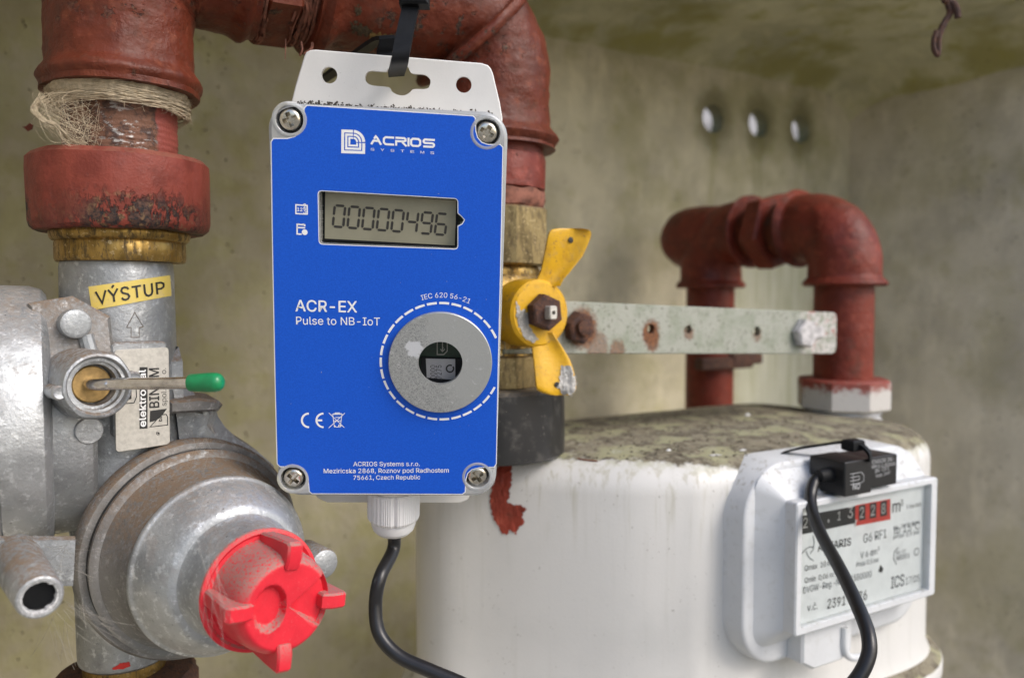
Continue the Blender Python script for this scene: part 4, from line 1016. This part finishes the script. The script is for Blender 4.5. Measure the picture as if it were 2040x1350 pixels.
t_ = MB(); strokes(t_, [[dst(*k) for k in ((1620, 1066), (1622, 1080), (1620, 1094), (1614, 1102))], [dst(*k) for k in ((1598, 1102), (1604, 1094), (1612, 1089), (1620, 1089))], [dst(*k) for k in ((1606, 1096), (1609, 1106), (1614, 1112), (1621, 1116))],
    [dst(*k) for k in ((1790, 1090), (1782, 1098), (1780, 1112), (1786, 1124))], arc(*dst(1826, 1098), 1.6, 0, 360, 16)], .42)
g2.add([(p.x, DT-.12, p.y) for p in t_.v], t_.f)
b.add([dt(1754, 1124), dt(1760, 1132), dt(1757, 1140), dt(1750, 1138), dt(1752, 1131)], [(0, 1, 2, 3, 4)])
b.build('dial_lettering', M_ink, meter); g2.build('grey_lettering', M_grayink, meter)
# stub and pocket under the index
yprism([(97, -134), (128, -134), (128, -150), (122, -153), (104, -153), (97, -149)], -86, -60, ch=1.0).build('lock_pocket', M_meterw, meter)
pts = [on(x, y, 1, -86.5) for x, y in ((1682, 1248), (1682, 1290), (1692, 1307), (1712, 1308), (1730, 1300))]
MB().sweep(spline(pts, 5), 1.6, 10).build('lock_rib', M_meterw, meter)

# ------------------------------------------------------------------ pulse sensor on the index
sen = thing('pulse_sensor', 'small black pulse sensor block with white print on top of the meter index', 'sensor', (125, -88, -79))
M_senp = plain('grey_white_print', (.42, .43, .44), .5, var=.02)
M_senb = plain('sensor_plastic', (.012, .012, .013), .42, var=.1)
yprism(rrect(106.5, -79.2, 123, -65.3, .6, 3), -97, -80, ch=.4).build('plug_block', M_senb, sen)
yprism(rrect(122.8, -78.6, 143, -65.8, .6, 3), -94.5, -80, ch=.4).build('sensor_block', M_senb, sen)
b = MB()
def sd2(px, py, y_): p = on(px, py, 1, y_); return p
for i, (s_, x0_, x1_, y_) in enumerate((('SENSOR IN-', 1732, 1781, 925), ('IMPULS GEBER', 1732, 1783, 934), ('IN-Z61', 1743, 1771, 942), ('max 24V', 1745, 1774, 951))):
    text_on(b, s_, sd2(x0_, y_, -94.62), sd2(x1_, y_-8, -94.62), YN, .0, .85)
text_on(b, 'NO', sd2(1699, 975, -97.12), sd2(1713, 973, -97.12), YN, .03)
t_ = MB(); st2 = lambda *P: [(sd2(x, y, -97.12).x, sd2(x, y, -97.12).z) for x, y in P]
strokes(t_, [st2((1694, 944), (1716, 940)), st2((1694, 951), (1712, 948)), st2((1694, 958), (1712, 955)), st2((1694, 965), (1716, 961)), st2((1716, 940), (1721, 946), (1721, 957), (1716, 961)), st2((1700, 944), (1700, 965)), st2((1712, 948), (1712, 955))], .24)
b.add([(p.x, -97.12, p.y) for p in t_.v], t_.f); b.build('lettering', M_senp, sen)
MB().lathe([(-1, 3.2), (4, 2.9), (7, 2.5)], (107, -89.5, -71.5), (-1, 0, 0), 20).build('strain_relief', M_black, sen)

# sensor tie
b = MB(); L = [Vector((121, -97.6, -66)), Vector((121, -97.0, -63)), Vector((120.6, -93, -60.2)), Vector((119, -86, -60)), Vector((115, -80, -61.6)), Vector((110, -72, -64)), Vector((106, -66, -66.5))]
S_ = spline(L, 6); b.ribbon(S_, Vector((4.2, 2.0, 0)), 1.2, [Vector((0, -.6, .8))]*len(S_)); 
tie2 = thing('cable_tie', 'black cable tie looped over the sensor on the meter', 'cable tie', (118, -88, -65)); b.build('strap', M_black, tie2)
MB().box((118.8, -91, -60.4), (7.0, 6, 4.4), .6).build('tie_head', M_black, tie2)

# ------------------------------------------------------------------ blue transmitter
tx = thing('pulse_transmitter', 'blue radio pulse transmitter in clear-lidded white box hanging on the red pipe', 'transmitter', DC, rot=DR)
W2, H2 = 35.0, 60.9
def dl(*P, z=0.0): return [tuple(dev(x, y, z)[:2]) for x, y in P]
lcdw = [dev(635, 381), dev(911, 397), dev(911, 495), dev(637, 485)]
def rquad(c, r, n=5):                      # rounded quadrilateral, corners in order
    out = []; c = [Vector(p[:2]) for p in c]
    for i in range(4):
        a, b_, d = c[i-1], c[i], c[(i+1) % 4]; p = b_+(a-b_).normalized()*r; q = b_+(d-b_).normalized()*r
        for k in range(n+1):
            t = k/n; out.append(tuple(p*(1-t)**2+b_*2*t*(1-t)+q*t*t))
    return out
lcd_o = rquad(lcdw, 1.0)
# side notch of the window at the right
nt = dev(911, 425).xy, dev(919, 432).xy, dev(924, 438).xy, dev(920, 445).xy, dev(911, 450).xy
iA = max(range(len(lcd_o)), key=lambda i: lcd_o[i][0]-lcd_o[i][1]*.0 + (0 if lcd_o[i][1] > dev(911, 440).y else -99))
lcd_n = lcd_o[:iA+1] + [tuple(p) for p in nt] + lcd_o[iA+1:]
WC = dev(877.5, 723.5, 2.0); wr = ((dev(982, 723, 2)-dev(774, 723, 2)).length + (dev(878, 623, 2)-dev(878, 822, 2)).length)/4; wi = wr*.425
scr = [dev(577, 238), dev(970, 264), dev(951, 949), dev(584, 953)]
lid_out = rrect(-W2, -H2, W2, H2, 7.5, 10)
lid = MB().prism(lid_out, -9, 0, holes=[lcd_n, circle(WC.x, WC.y, wi+1.2, 40)]+[circle(p.x, p.y, 3.95, 32) for p in scr], ch=1.0)
lid.build('clear_lid', M_clear, tx)
M_rim = plain('lid_edge_plastic', (.62, .64, .66), .2, var=.08)
b = MB().prism(rrect(-W2+.9, -H2+.9, W2-.9, H2-.9, 6.8, 8), -24, -9.05, ch=.3); b.build('box_body', M_white, tx)
# hanger plate behind the box
ZP = -22.0
tl = [dev(580, 205, ZP), dev(588, 172, ZP), dev(606, 112, ZP), dev(610, 104, ZP), dev(618, 100, ZP), dev(628, 99, ZP), dev(960, 126, ZP), dev(972, 130, ZP), dev(978, 137, ZP), dev(982, 146, ZP), dev(996, 205, ZP), dev(1001, 235, ZP)]
yb = dev(700, 1001, ZP).y
bl_ = [(W2-7, yb+4), (W2-8.5, yb+1.2), (W2-11, yb), (-W2+12, yb), (-W2+9, yb+1.5), (-W2+7, yb+4)]
P = [tuple(p[:2]) for p in tl] + [(tl[-1].x, 40), (W2-3, 0)] + bl_ + [(-W2+3, 0), (tl[0].x, 40)]
h1 = dev(656, 150, ZP); h2 = dev(924, 169, ZP); hr = (dev(672, 150, ZP)-dev(640, 150, ZP)).length/2
ks = [dev(x, y, ZP) for x, y in ((741, 141), (768, 143), (772, 139), (780, 131), (796, 127), (812, 133), (820, 146), (845, 149), (856, 157), (857, 168), (850, 177), (824, 178), (817, 184), (806, 190), (792, 189), (780, 182), (774, 174), (740, 170), (728, 161), (728, 150), (733, 143))]
q = MB().prism(P, ZP-2.6, ZP, holes=[circle(h1.x, h1.y, hr, 28), circle(h2.x, h2.y, hr, 28), [tuple(p[:2]) for p in spline(ks+[ks[0]], 4)[:-1]]], ch=.35)
q.build('hanger_plate', M_white, tx)
# label: blue sheet with a white edge, notched round the screws
def lab(c, rn=.5):
    L = []
    pts = [(635, 212), (945, 234), (947, 270), (957, 284), (975, 291), (1001, 305), (992, 690), (987, 925), (960, 928), (940, 935), (930, 945), (925, 984), (617, 983), (612, 945), (603, 934), (590, 929), (554, 928), (545, 600), (540, 279), (568, 281), (594, 273), (606, 255), (608, 222), (612, 214)]
    return pts
lp = [(612, 211), (942, 232), (946, 236), (947, 262), (951, 275), (960, 285), (972, 289), (996, 289), (1001, 294), (997, 500), (991, 760), (988, 923), (984, 929), (955, 930), (940, 934), (931, 942), (927, 955), (926, 979), (921, 983), (622, 982), (617, 978), (615, 955), (611, 942), (602, 933), (590, 929), (558, 928), (553, 923), (549, 760), (544, 500), (541, 283), (545, 277), (572, 277), (588, 273), (600, 263), (606, 248), (607, 216)]
lab_o = [tuple(dev(x, y, .1)[:2]) for x, y in lp]
whole = inset(ccw(lab_o), -.28)
lh = inset(ccw(lcd_n), -.1); lh2 = inset(ccw(lcd_n), -.32)
b = MB().poly(whole, [lh, circle(WC.x, WC.y, wi+1.0, 40)], .06); b.build('label_border', M_print, tx)
b = MB().poly(lab_o, [lh2, circle(WC.x, WC.y, wi+1.1, 40)], .12); lab_ob = b.build('label', M_blue, tx)
# display
b = MB().poly(inset(ccw(lcd_n), -1.5), [], -5.5); b.build('display_board', M_pcb, tx)
lg = [dev(x, y, -3.0) for x, y in ((645, 377), (913, 396), (912, 493), (645, 479))]
b = MB().prism([tuple(p[:2]) for p in lg], -5.4, -3.0, ch=.1); b.build('display_bezel', M_black, tx)
lg = [dev(x, y, -2.95) for x, y in ((648, 381), (909, 399), (906, 489), (647, 475))]
b = MB().poly([tuple(p[:2]) for p in lg], [], -2.92); lcd = b.build('display', M_lcd, tx)
ZS = -2.84; b = MB()
A0, A1 = dev(663, 451, ZS).xy, dev(866, 466.5, ZS).xy; T0 = dev(667, 409, ZS).xy
bx = (A1-A0)/7; uy = T0-A0; wx = bx*(.71); up = Vector(uy)
def seg_quad(p, q, w):
    d = (q-p); L = d.length; d = d/L; n = Vector((-d.y, d.x)); g = .17; p = p+d*g; q = q-d*g
    return [p, p+d*w/2+n*w/2, q-d*w/2+n*w/2, q, q-d*w/2-n*w/2, p+d*w/2-n*w/2]
SEG = {'0': 'abcdef', '4': 'fgbc', '9': 'abcdfg', '6': 'acdefg'}
for i, c in enumerate('00000496'):
    o_ = A0+bx*i; pt = lambda u, v: Vector(o_+wx*u+up*v)
    S = {'a': (pt(0, 1), pt(1, 1)), 'b': (pt(1, 1), pt(1, .5)), 'c': (pt(1, .5), pt(1, 0)), 'd': (pt(0, 0), pt(1, 0)), 'e': (pt(0, .5), pt(0, 0)), 'f': (pt(0, 1), pt(0, .5)), 'g': (pt(0, .5), pt(1, .5))}
    for s_ in SEG[c]:
        qd = seg_quad(*S[s_], .74); b.add([(p.x, p.y, ZS) for p in qd], [tuple(range(6))])
b.build('display_digits', M_seg, lcd)
M_seam = plain('display_edge', (.30, .30, .27), .3)
b = MB(); strokes(b, [dl((641, 384), (642, 478), z=-3.6)], .3, z=-3.4); 
for y_ in (415, 430, 447, 462): strokes(b, [arc(*dev(641, y_, -3.4).xy, .9, 60, 300, 10)], .22, z=-3.35)
b.build('display_wires', M_seam, tx)
# print on the label
ZL = .17; b = MB(); NZ = Vector((0, 0, 1))
def lt(s_, p0, p1, bold=0.0, hs=1.0, sp=1.0): text_on(b, s_, dev(*p0, ZL), dev(*p1, ZL), NZ, bold, hs, sp)
lt('ACR-EX', (589, 619.5), (711, 622), .022, 1.0); lt('Pulse to NB-IoT', (590, 646), (757, 648), .004)
lt('ACRIOS Systems s.r.o.', (704, 928), (836, 927.5), .012); lt('Meziricska 2868, Roznov pod Radhostem', (645, 942), (894, 940.5), .012); lt('75661, Czech Republic', (704, 955), (837, 954), .012)
cc = dev(879, 721, ZL); rd = ((dev(755, 721, ZL)-cc).length + (dev(879, 607, ZL)-cc).length + (dev(876, 835, ZL)-cc).length)/3
xr = dev(990, 730, ZL).x-.4
for k in range(31):
    a0 = 360/31*k+2.2; A = [p for p in arc(cc.x, cc.y, rd, a0, a0+9.4, 6) if p[0] < xr]
    if len(A) > 1: strokes(b, [A], .72, z=ZL)
s_ = 'IEC 620 56-21'; vs, fs, w = text2d(s_, .004); k = 3.05; rt = rd+1.7; mid = 90-3.0
b.add([(cc.x+(rt+v.y*k)*math.cos(R(mid)-(v.x-w/2)*k/(rt+1)), cc.y+(rt+v.y*k)*math.sin(R(mid)-(v.x-w/2)*k/(rt+1)), ZL) for v in vs], fs)
# CE mark and crossed bin
c1 = dev(616, 837, ZL); rc = (dev(616, 821.5, ZL)-dev(616, 852.5, ZL)).length/2-.3
strokes(b, [arc(c1.x, c1.y, rc, 92, 268, 18)], .62, z=ZL); c1 = dev(645, 837, ZL); strokes(b, [arc(c1.x, c1.y, rc, 92, 268, 18), [(c1.x-rc+.2, c1.y), (c1.x-.5, c1.y)]], .62, z=ZL)
D2 = lambda *P: [tuple(dev(x, y, ZL)[:2]) for x, y in P]
strokes(b, [D2((655, 822), (686, 851.5)), D2((687, 822.5), (655, 852))], .2, z=ZL)
strokes(b, [D2((663, 826), (666, 850), (678, 850), (681, 826)), D2((661, 825), (683, 825)), D2((664, 823.5), (681, 823.5)), D2((668, 831), (677, 831)), D2((665, 838), (680, 838)), D2((667, 822), (677, 822))], .2, z=ZL)
strokes(b, [arc(*dev(677, 847.5, ZL).xy, .36, 0, 360, 12)], .25, z=ZL); b.poly(circle(*dev(667, 848.5, ZL).xy, .3, 10), [], ZL)
# logo
lo = dev(680, 305, ZL).xy; lx = (dev(727, 306.5, ZL).xy-lo)/47; ly = (dev(680.3, 258.5, ZL).xy-lo)/47
def LG(*P): return [tuple(lo+lx*x+ly*y) for x, y in P]
for o_, w_ in ((2.6, 5.2), (9.6, 4.0), (15.8, 3.4)):
    s0, s1 = o_, 47-o_; m = 23.8; g0 = 1.0; rad_ = s1-m
    strokes(b, [LG((m-g0, s1), (s0, s1), (s0, s0), (s1, s0), (s1, m-1.4-g0))], w_*.158, z=ZL)
    strokes(b, [LG(*[(m+(rad_)*math.sin(R(a_)), m-1.4+(rad_+1.4)*math.cos(R(a_))) for a_ in range(2, 89, 6)])], w_*.158, z=ZL)
wo_ = dev(738, 287.5, ZL).xy; wx_ = (dev(866, 295, ZL).xy-wo_)/128; wy_ = (dev(738, 270, ZL).xy-wo_)/17.5
def WG(*P): return [tuple(wo_+wx_*x+wy_*y) for x, y in P]
strokes(b, [WG((1.5, 0), (6, 7.5), (15.5, 7.5)), WG((7.3, 11.2), (10.5, 16.2), (13, 14), (21, 0)), WG((47, 15.8), (30, 15.8), (26.5, 12.5), (26.5, 5), (30, 1.9), (47, 1.9)),
    WG((51, 0), (51, 9.4), (66, 9.4), (69.5, 11), (69.5, 14.3), (67, 15.9), (49.6, 15.9)), WG((63, 8), (71.5, 0)), WG((75.5, 0), (75.5, 17.5)),
    WG((84, 15.9), (95, 15.9), (98.8, 13), (98.8, 4.8), (95, 1.9), (84, 1.9), (80.8, 4.8), (80.8, 13), (84, 15.9)), WG((128, 15.9), (108, 15.9), (105.6, 13.5), (105.6, 11), (108, 9.0), (124, 9.0), (126.4, 7), (126.4, 4), (124, 1.9), (105, 1.9))], .60, z=ZL)
for i, c in enumerate('SYSTEMS'):
    x_ = 19.9*i; vs, fs, w = text2d(c); kk = 7.6/w
    b.add([(*(wo_+wx_*(x_+v.x*kk)+wy_*(-12.5+v.y*7.2/.727)), ZL) for v in vs], fs)
# small icons left of the display
ic = [dev(589.5, 408, ZL), dev(612, 409.5, ZL), dev(612, 426.5, ZL), dev(589.5, 425.5, ZL)]
strokes(b, [[p.xy for p in ic]+[ic[0].xy]], .38, z=ZL); lt('12', (592, 420.5), (602.5, 421), .03); lt('2', (604, 415), (610, 415.3), .02); lt('3', (604, 425), (610, 425.3), .02)
strokes(b, [D2((607, 451), (607, 448), (592, 447), (592, 466), (601, 466.5)), D2((591, 453), (608, 454)), D2((595, 445), (595, 448)), D2((604, 445.5), (604, 448.5))], .42, z=ZL)
b.poly(circle(*dev(607, 462.5, ZL).xy, .86, 18), [], ZL)
b.build('label_print', M_print, lab_ob)
# washer and what shows through it
b = MB(); q = MB().prism(circle(0, 0, wr, 90), .16, 2.0, holes=[circle(0, 0, wi, 60)], ch=.22)
wsh = thing('steel_washer', 'flat galvanised steel washer stuck on the blue label', 'washer', DC+DR@Vector((WC.x, WC.y, 0)), rot=DR)
q.build('washer_ring', M_galv, wsh); 
bpy.data.objects.remove(wsh) if False else None
b = MB().poly(circle(WC.x, WC.y, wi+2, 32), [], -5.2); b.build('circuit_board', M_pcb, tx)
M_chip2 = plain('module_shield', (.36, .36, .38), .35, .3, var=.06)
z_ = -4.2
b = MB().prism([tuple(dev(x, y, z_)[:2]) for x, y in ((838, 711), (922, 714), (922, 775), (838, 775))], -5.1, -4.4, ch=.1); b.build('module_base', M_black, tx)
b = MB().prism([tuple(dev(x, y, z_)[:2]) for x, y in ((848, 714), (907, 715), (907, 752), (899, 756), (850, 752))], -5.0, z_, ch=.08); b.build('module_shield', M_chip2, tx)
b = MB(); text_on(b, '0000', dev(868, 754, z_+.05), dev(867.5, 727, z_+.05), NZ, .0, 1.25); text_on(b, '7275', dev(880, 754, z_+.05), dev(879.5, 727, z_+.05), NZ, .0, 1.25)
strokes(b, [arc(*dev(896.5, 734, z_+.05).xy, 1.15, 60, 400, 20)], .5, z=z_+.05); b.build('module_print', M_ink, tx)
b = MB(); zz = -5.1; strokes(b, [[dev(x, y, zz).xy for x, y in ((871, 680), (871, 706), (884, 706), (891, 699), (891, 680))], [dev(881.5, 680, zz).xy, dev(881.5, 700, zz).xy], [dev(877.5, 695, zz).xy, dev(881.5, 700, zz).xy, dev(886, 695, zz).xy]], .32, z=zz)
b.build('board_print', M_seam, tx)
# screws
for i, p in enumerate(scr):
    rot = (20, 62, 35, 50)[i]
    b = MB()
    cr = [(2.1, .62), (.62, .62), (.62, 2.1), (-.62, 2.1), (-.62, .62), (-2.1, .62), (-2.1, -.62), (-.62, -.62), (-.62, -2.1), (.62, -2.1), (.62, -.62), (2.1, -.62)]
    ca, sa = math.cos(R(rot)), math.sin(R(rot)); cr = [(p.x+x*ca-y*sa, p.y+x*sa+y*ca) for x, y in cr]
    for (r0, z0), (r1, z1) in zip([(3.1, -3), (3.1, -.75), (2.95, -.4), (2.6, -.1)], [(3.1, -.75), (2.95, -.4), (2.6, -.1), (2.25, .05)]):
        A = circle(p.x, p.y, r0, 36); B = circle(p.x, p.y, r1, 36); b.add([(x, y, z0) for x, y in A]+[(x, y, z1) for x, y in B], [(k, (k+1) % 36, 36+(k+1) % 36, 36+k) for k in range(36)])
    b.poly(circle(p.x, p.y, 2.25, 36), [cr], .05)
    inn = [(p.x+(x-p.x)*.55, p.y+(y-p.y)*.55) for x, y in cr]
    b.add([(x, y, .05) for x, y in cr]+[(x, y, -1.9) for x, y in inn], [(k, (k+1) % 12, 12+(k+1) % 12, 12+k) for k in range(12)]); b.poly(inn, [], -1.9)
    s = b.build('screw', M_steel, tx, sharp=25)
    MB().poly(circle(p.x, p.y, 3.9, 24), [], -3.2).build('screw_well', M_dark, tx)
    ring = MB().lathe([(0.02, 3.95), (.16, 4.1), (.20, 4.4), (.16, 4.9), (.02, 5.1)], (p.x, p.y, 0), (0, 0, 1), 40, cap=(False, False)); ring.build('screw_boss', M_clear, tx)
# cable gland
gl0 = DC + DR@Vector((dev(784, 985, -12).x, -H2, -12.5)); ga = (DR@Vector((0, -1, 0))).normalized(); 
gx = dev(784, 985, -12).x; gy = -H2
b = MB().lathe([(-1, 8.2), (1.2, 8.6), (2, 8.4), (2.2, 7)], (gx, gy, -12.5), (0, -1, 0), 48); b.build('gland_washer', M_white, tx)
rib = lambda h, a, r: ((.16 if int(a/(2*math.pi)*72*2) % 2 else 0) - .55*max(0, math.cos(6*a+.5))**10 if 2.2 < h < 13.6 and r > 8 else 0, 0)
b = MB().lathe([(2, 7.5), (2.4, 8.5), (3.0, 8.8), (12.4, 8.75), (13.4, 8.2), (13.6, 7.6), (15.2, 7.6), (17.0, 7.0), (18.3, 5.8), (19.0, 4.2), (19.1, 2.6)], (gx, gy, -12.5), (0, -1, 0), 144, fn=rib); b.build('gland_nut', M_grip, tx, sharp=20)
rnd = random.Random(12); b = MB()
for i in range(420):
    u = rnd.random(); px = 592+u*390; py = 207+u*25-abs(rnd.gauss(0, 3.2)); z = ZP+.05; p = dev(px, py, z)
    w_ = rnd.choice((.08, .1, .14, .2))*rnd.uniform(.6, 1.6); a_ = rnd.uniform(0, 3.1); c_, s_ = math.cos(a_), math.sin(a_); l_ = w_*rnd.uniform(1, 3)
    b.add([(p.x+x*c_-y*s_, p.y+x*s_+y*c_, z+h_) for x, y, h_ in ((-l_, -w_, 0), (l_, -w_, 0), (l_, w_, 0), (-l_, w_, 0), (0, 0, .12))], [(0, 1, 4), (1, 2, 4), (2, 3, 4), (3, 0, 4)])
b3 = MB()
for i in range(24):
    p = dev(rnd.uniform(560, 985), rnd.uniform(230, 970), .2); w_ = rnd.uniform(.03, .08); l_ = w_*rnd.choice((1, 1, 1.5, 4)); a_ = rnd.uniform(0, 3.1); c_, s_ = math.cos(a_), math.sin(a_)
    b3.add([(p.x+x*c_-y*s_, p.y+x*s_+y*c_, .2+h_) for x, y, h_ in ((-l_, -w_, 0), (l_, -w_, 0), (l_, w_, 0), (-l_, w_, 0), (0, 0, .06))], [(0, 1, 4), (1, 2, 4), (2, 3, 4), (3, 0, 4)])
o = b3.build('dust', plain('pale_dust', (.45, .44, .42), .9), tx); o['kind'] = 'stuff'
M_grime = plain('grime', (.07, .06, .05), .9)
o = b.build('grime', M_grime, tx); o['kind'] = 'stuff'
# dirt line under the hanger joint
gdir = ga
# cable
tipw = DC + DR@Vector((gx, gy-17, -12.5)); 
cp = [tipw, tipw+ga*8] + [at_depth(x, y, d) for x, y, d in ((757, 1150, 269), (748, 1205, 268), (756, 1262, 266), (795, 1306, 264), (860, 1336, 262), (930, 1366, 260), (1050, 1430, 256), (1250, 1510, 252), (1450, 1510, 248), (1600, 1450, 246), (1690, 1372, 246), (1727, 1315, 248), (1730, 1265, 252), (1708, 1205, 262), (1672, 1130, 280), (1640, 1072, 298), (1622, 1030, 310), (1615, 992, 318), (1622, 960, 322), (1640, 944, 324))] + [Vector((105, -89.5, -71.5)), Vector((109, -89.5, -71.5))]
MB_c = MB().sweep(spline(cp, 14), 2.3, 24)
o = MB_c.build('signal_cable', M_rubber, None, base=tipw); tag(o, 'black cable from the white gland to the sensor on the meter', 'cable')
# ------------------------------------------------------------------ cable tie that carries the transmitter
tie = thing('cable_tie', 'black cable tie round the red pipe carrying the blue transmitter', 'cable tie', DC+DR@Vector((dev(790, 140, ZP).x, 74, ZP)))
k0 = DC + DR@Vector(dev(792, 128, ZP-1.2)); 
front = DC + DR@Vector(dev(790, 143, ZP+1.2))
up0 = [front + Vector((0, .5, -.6))+ (DR@Vector((0, 0, -2.0))), front + DR@Vector((0, -.5, .3)), at_depth(797, 118, 232), at_depth(806, 70, 234), at_depth(818, 15, 237), at_depth(826, -40, 240)]
xt = up0[-1].x
over = [Vector((xt, -29*math.cos(R(a)), ZT+29*math.sin(R(a)))) for a in (20, 50, 80, 110, 140, 170, 200)]
bk = [DC+DR@Vector(dev(757, 78, ZP-8)), DC+DR@Vector(dev(766, 108, ZP-5)), DC+DR@Vector(dev(785, 140, ZP-3.2))]
S_ = spline(up0+over+[Vector((xt-4, 20, 85))]+bk, 8); Wd = (DR@Vector((1, .12, 0))).normalized()*5.0; Nn = []
for i in range(len(S_)):
    t = (S_[min(i+1, len(S_)-1)]-S_[max(i-1, 0)]).normalized(); Nn.append(t.cross(Wd.normalized()).normalized())
MB().ribbon(S_, Wd, 1.3, Nn).build('strap', M_black, tie)
hd = at_depth(826, -10, 237); q = MB().box((0, 0, 0), (8.6, 7.2, 6.0), .7); q.v = [hd + RT*p.x + UP*p.y*1.0 - FW*p.z + RT*0 for p in q.v]; q.build('tie_head', M_black, tie)

# ------------------------------------------------------------------ odds and ends
wire = MB(); P0 = [at_depth(x, y, 360) for x, y in ((1880, -30), (1888, 5), (1893, 25), (1882, 45), (1874, 62), (1868, 80), (1864, 100))]
top = Vector((P0[0].x, P0[0].y, ZC+2))
wire.sweep(spline([top]+P0, 8), 1.5, 8, fn=lambda p, i, a: .25*mnoise.noise(p/2)); wire.sweep(spline([P0[1], at_depth(1900, 8, 359), at_depth(1907, 22, 358), at_depth(1908, 36, 358)], 8), 1.5, 8)
wire.sweep(spline([at_depth(1866, 62, 359), at_depth(1861, 78, 359), at_depth(1861, 98, 359), at_depth(1868, 110, 359), at_depth(1870, 96, 359), at_depth(1871, 74, 359)], 8), 1.2, 8)
o = wire.build('rusty_wire', M_rust, None, base=top); tag(o, 'twisted rusty wire end hanging from the niche ceiling', 'wire')
fl = at_depth(52, 252, 300); b = MB()
pp = [(0, 0), (1.4, 1.2), (2.6, .6), (2.2, -1.0), (.6, -1.8), (-.4, -.8), (-1.4, -.2)]; q = MB().prism(pp, -.25, .25); q.v = [fl+RT*p.x+UP*p.y+FW*p.z for p in q.v]
o = q.build('paint_flake', M_red2, None, base=fl); tag(o, 'tiny red paint flake caught in a web left of the hemp', 'paint flake')
rnd = random.Random(33); b = MB(); b2 = MB()
def fleck(mb, px, py, sx, sy, rot=0, h_=.4):
    c = mbvh.ray_cast(CAM, ray(px, py).normalized())[0]
    if c is None: return
    d1 = RT*math.cos(rot)+FH*math.sin(rot); d2 = FH*math.cos(rot)-RT*math.sin(rot)
    P = [c+d1*sx*x+d2*sy*y+Vector((0, 0, h_*z)) for x, y, z in ((-1, -.4, 0), (-.2, -1, 0), (1, -.3, 0), (.7, .8, 0), (-.6, .9, 0), (0, 0, 1))]
    mb.add(P, [(0, 1, 5), (1, 2, 5), (2, 3, 5), (3, 4, 5), (4, 0, 5)])
for i in range(260): fleck(b, rnd.uniform(1130, 1620), rnd.uniform(815, 915), rnd.uniform(.3, 1.1), rnd.uniform(.3, .9), rnd.uniform(0, 3), rnd.uniform(.2, .8))
M_deb = plain('dirt_crumbs', (.085, .07, .048), .95)
o = b.build('dirt', M_deb, None, base=wrap(mbvh, 1350, 870, 0)); tag(o, 'dark dirt crumbs strewn over the top of the meter', 'dirt', kind='stuff')
fleck(b2, 1332, 897, 1.4, 1.0, .5, .9); fleck(b2, 1489, 827, 2.0, 1.5, .2, 1.4); fleck(b2, 1425, 906, 3.2, 1.6, .2, .5); fleck(b2, 1480, 896, 2.6, 1.4, .9, .6)
o = b2.build('paint_flakes', M_white, None, base=wrap(mbvh, 1400, 890, 0)); tag(o, 'white flakes lying on the dirty meter top', 'flakes', kind='stuff')
P_ = [wrap(mbvh, x, y, .5) for x, y in ((1150, 913), (1168, 916), (1190, 918))]
o = MB().sweep(spline(P_, 4), .38, 6).build('pine_needle', M_needle, None, base=P_[0]); tag(o, 'brown dry needle on the front edge of the meter top', 'needle')
# cobwebs on the regulator
rnd = random.Random(5); b = MB()
def thr(px0, py0, px1, py1, d0, d1, r_=.035, sag=4):
    A = at_depth(px0, py0, d0); B = at_depth(px1, py1, d1); pts = [A.lerp(B, k/6)+Vector((0, 0, -sag*4*(k/6)*(1-k/6)*.25)) for k in range(7)]; b.sweep(pts, r_, 3, False)
for i in range(34): thr(rnd.uniform(0, 150), rnd.uniform(1050, 1110), rnd.uniform(0, 190), rnd.uniform(1080, 1160), rnd.uniform(216, 232), rnd.uniform(216, 232), rnd.choice((.03, .04, .06)))
for i in range(18): thr(rnd.uniform(110, 170), rnd.uniform(1190, 1240), rnd.uniform(160, 270), rnd.uniform(1200, 1290), 215, 212, .035)
for i in range(12): thr(rnd.uniform(380, 445), rnd.uniform(770, 880), rnd.uniform(370, 440), rnd.uniform(840, 960), 225, 228, .025)
for i in range(16): thr(rnd.uniform(390, 440), rnd.uniform(1060, 1250), rnd.uniform(400, 470), rnd.uniform(1120, 1300), 196, 190, .025)
for i in range(10): thr(rnd.uniform(80, 140), rnd.uniform(1220, 1260), rnd.uniform(40, 170), rnd.uniform(1300, 1350), 225, 235, .03)
o = b.build('cobweb', M_web, None, base=at_depth(80, 1100, 225)); tag(o, 'fine grey cobweb threads over the regulator', 'cobweb', kind='stuff')
for o in bpy.data.objects:
    if '_b' in o: del o['_b']
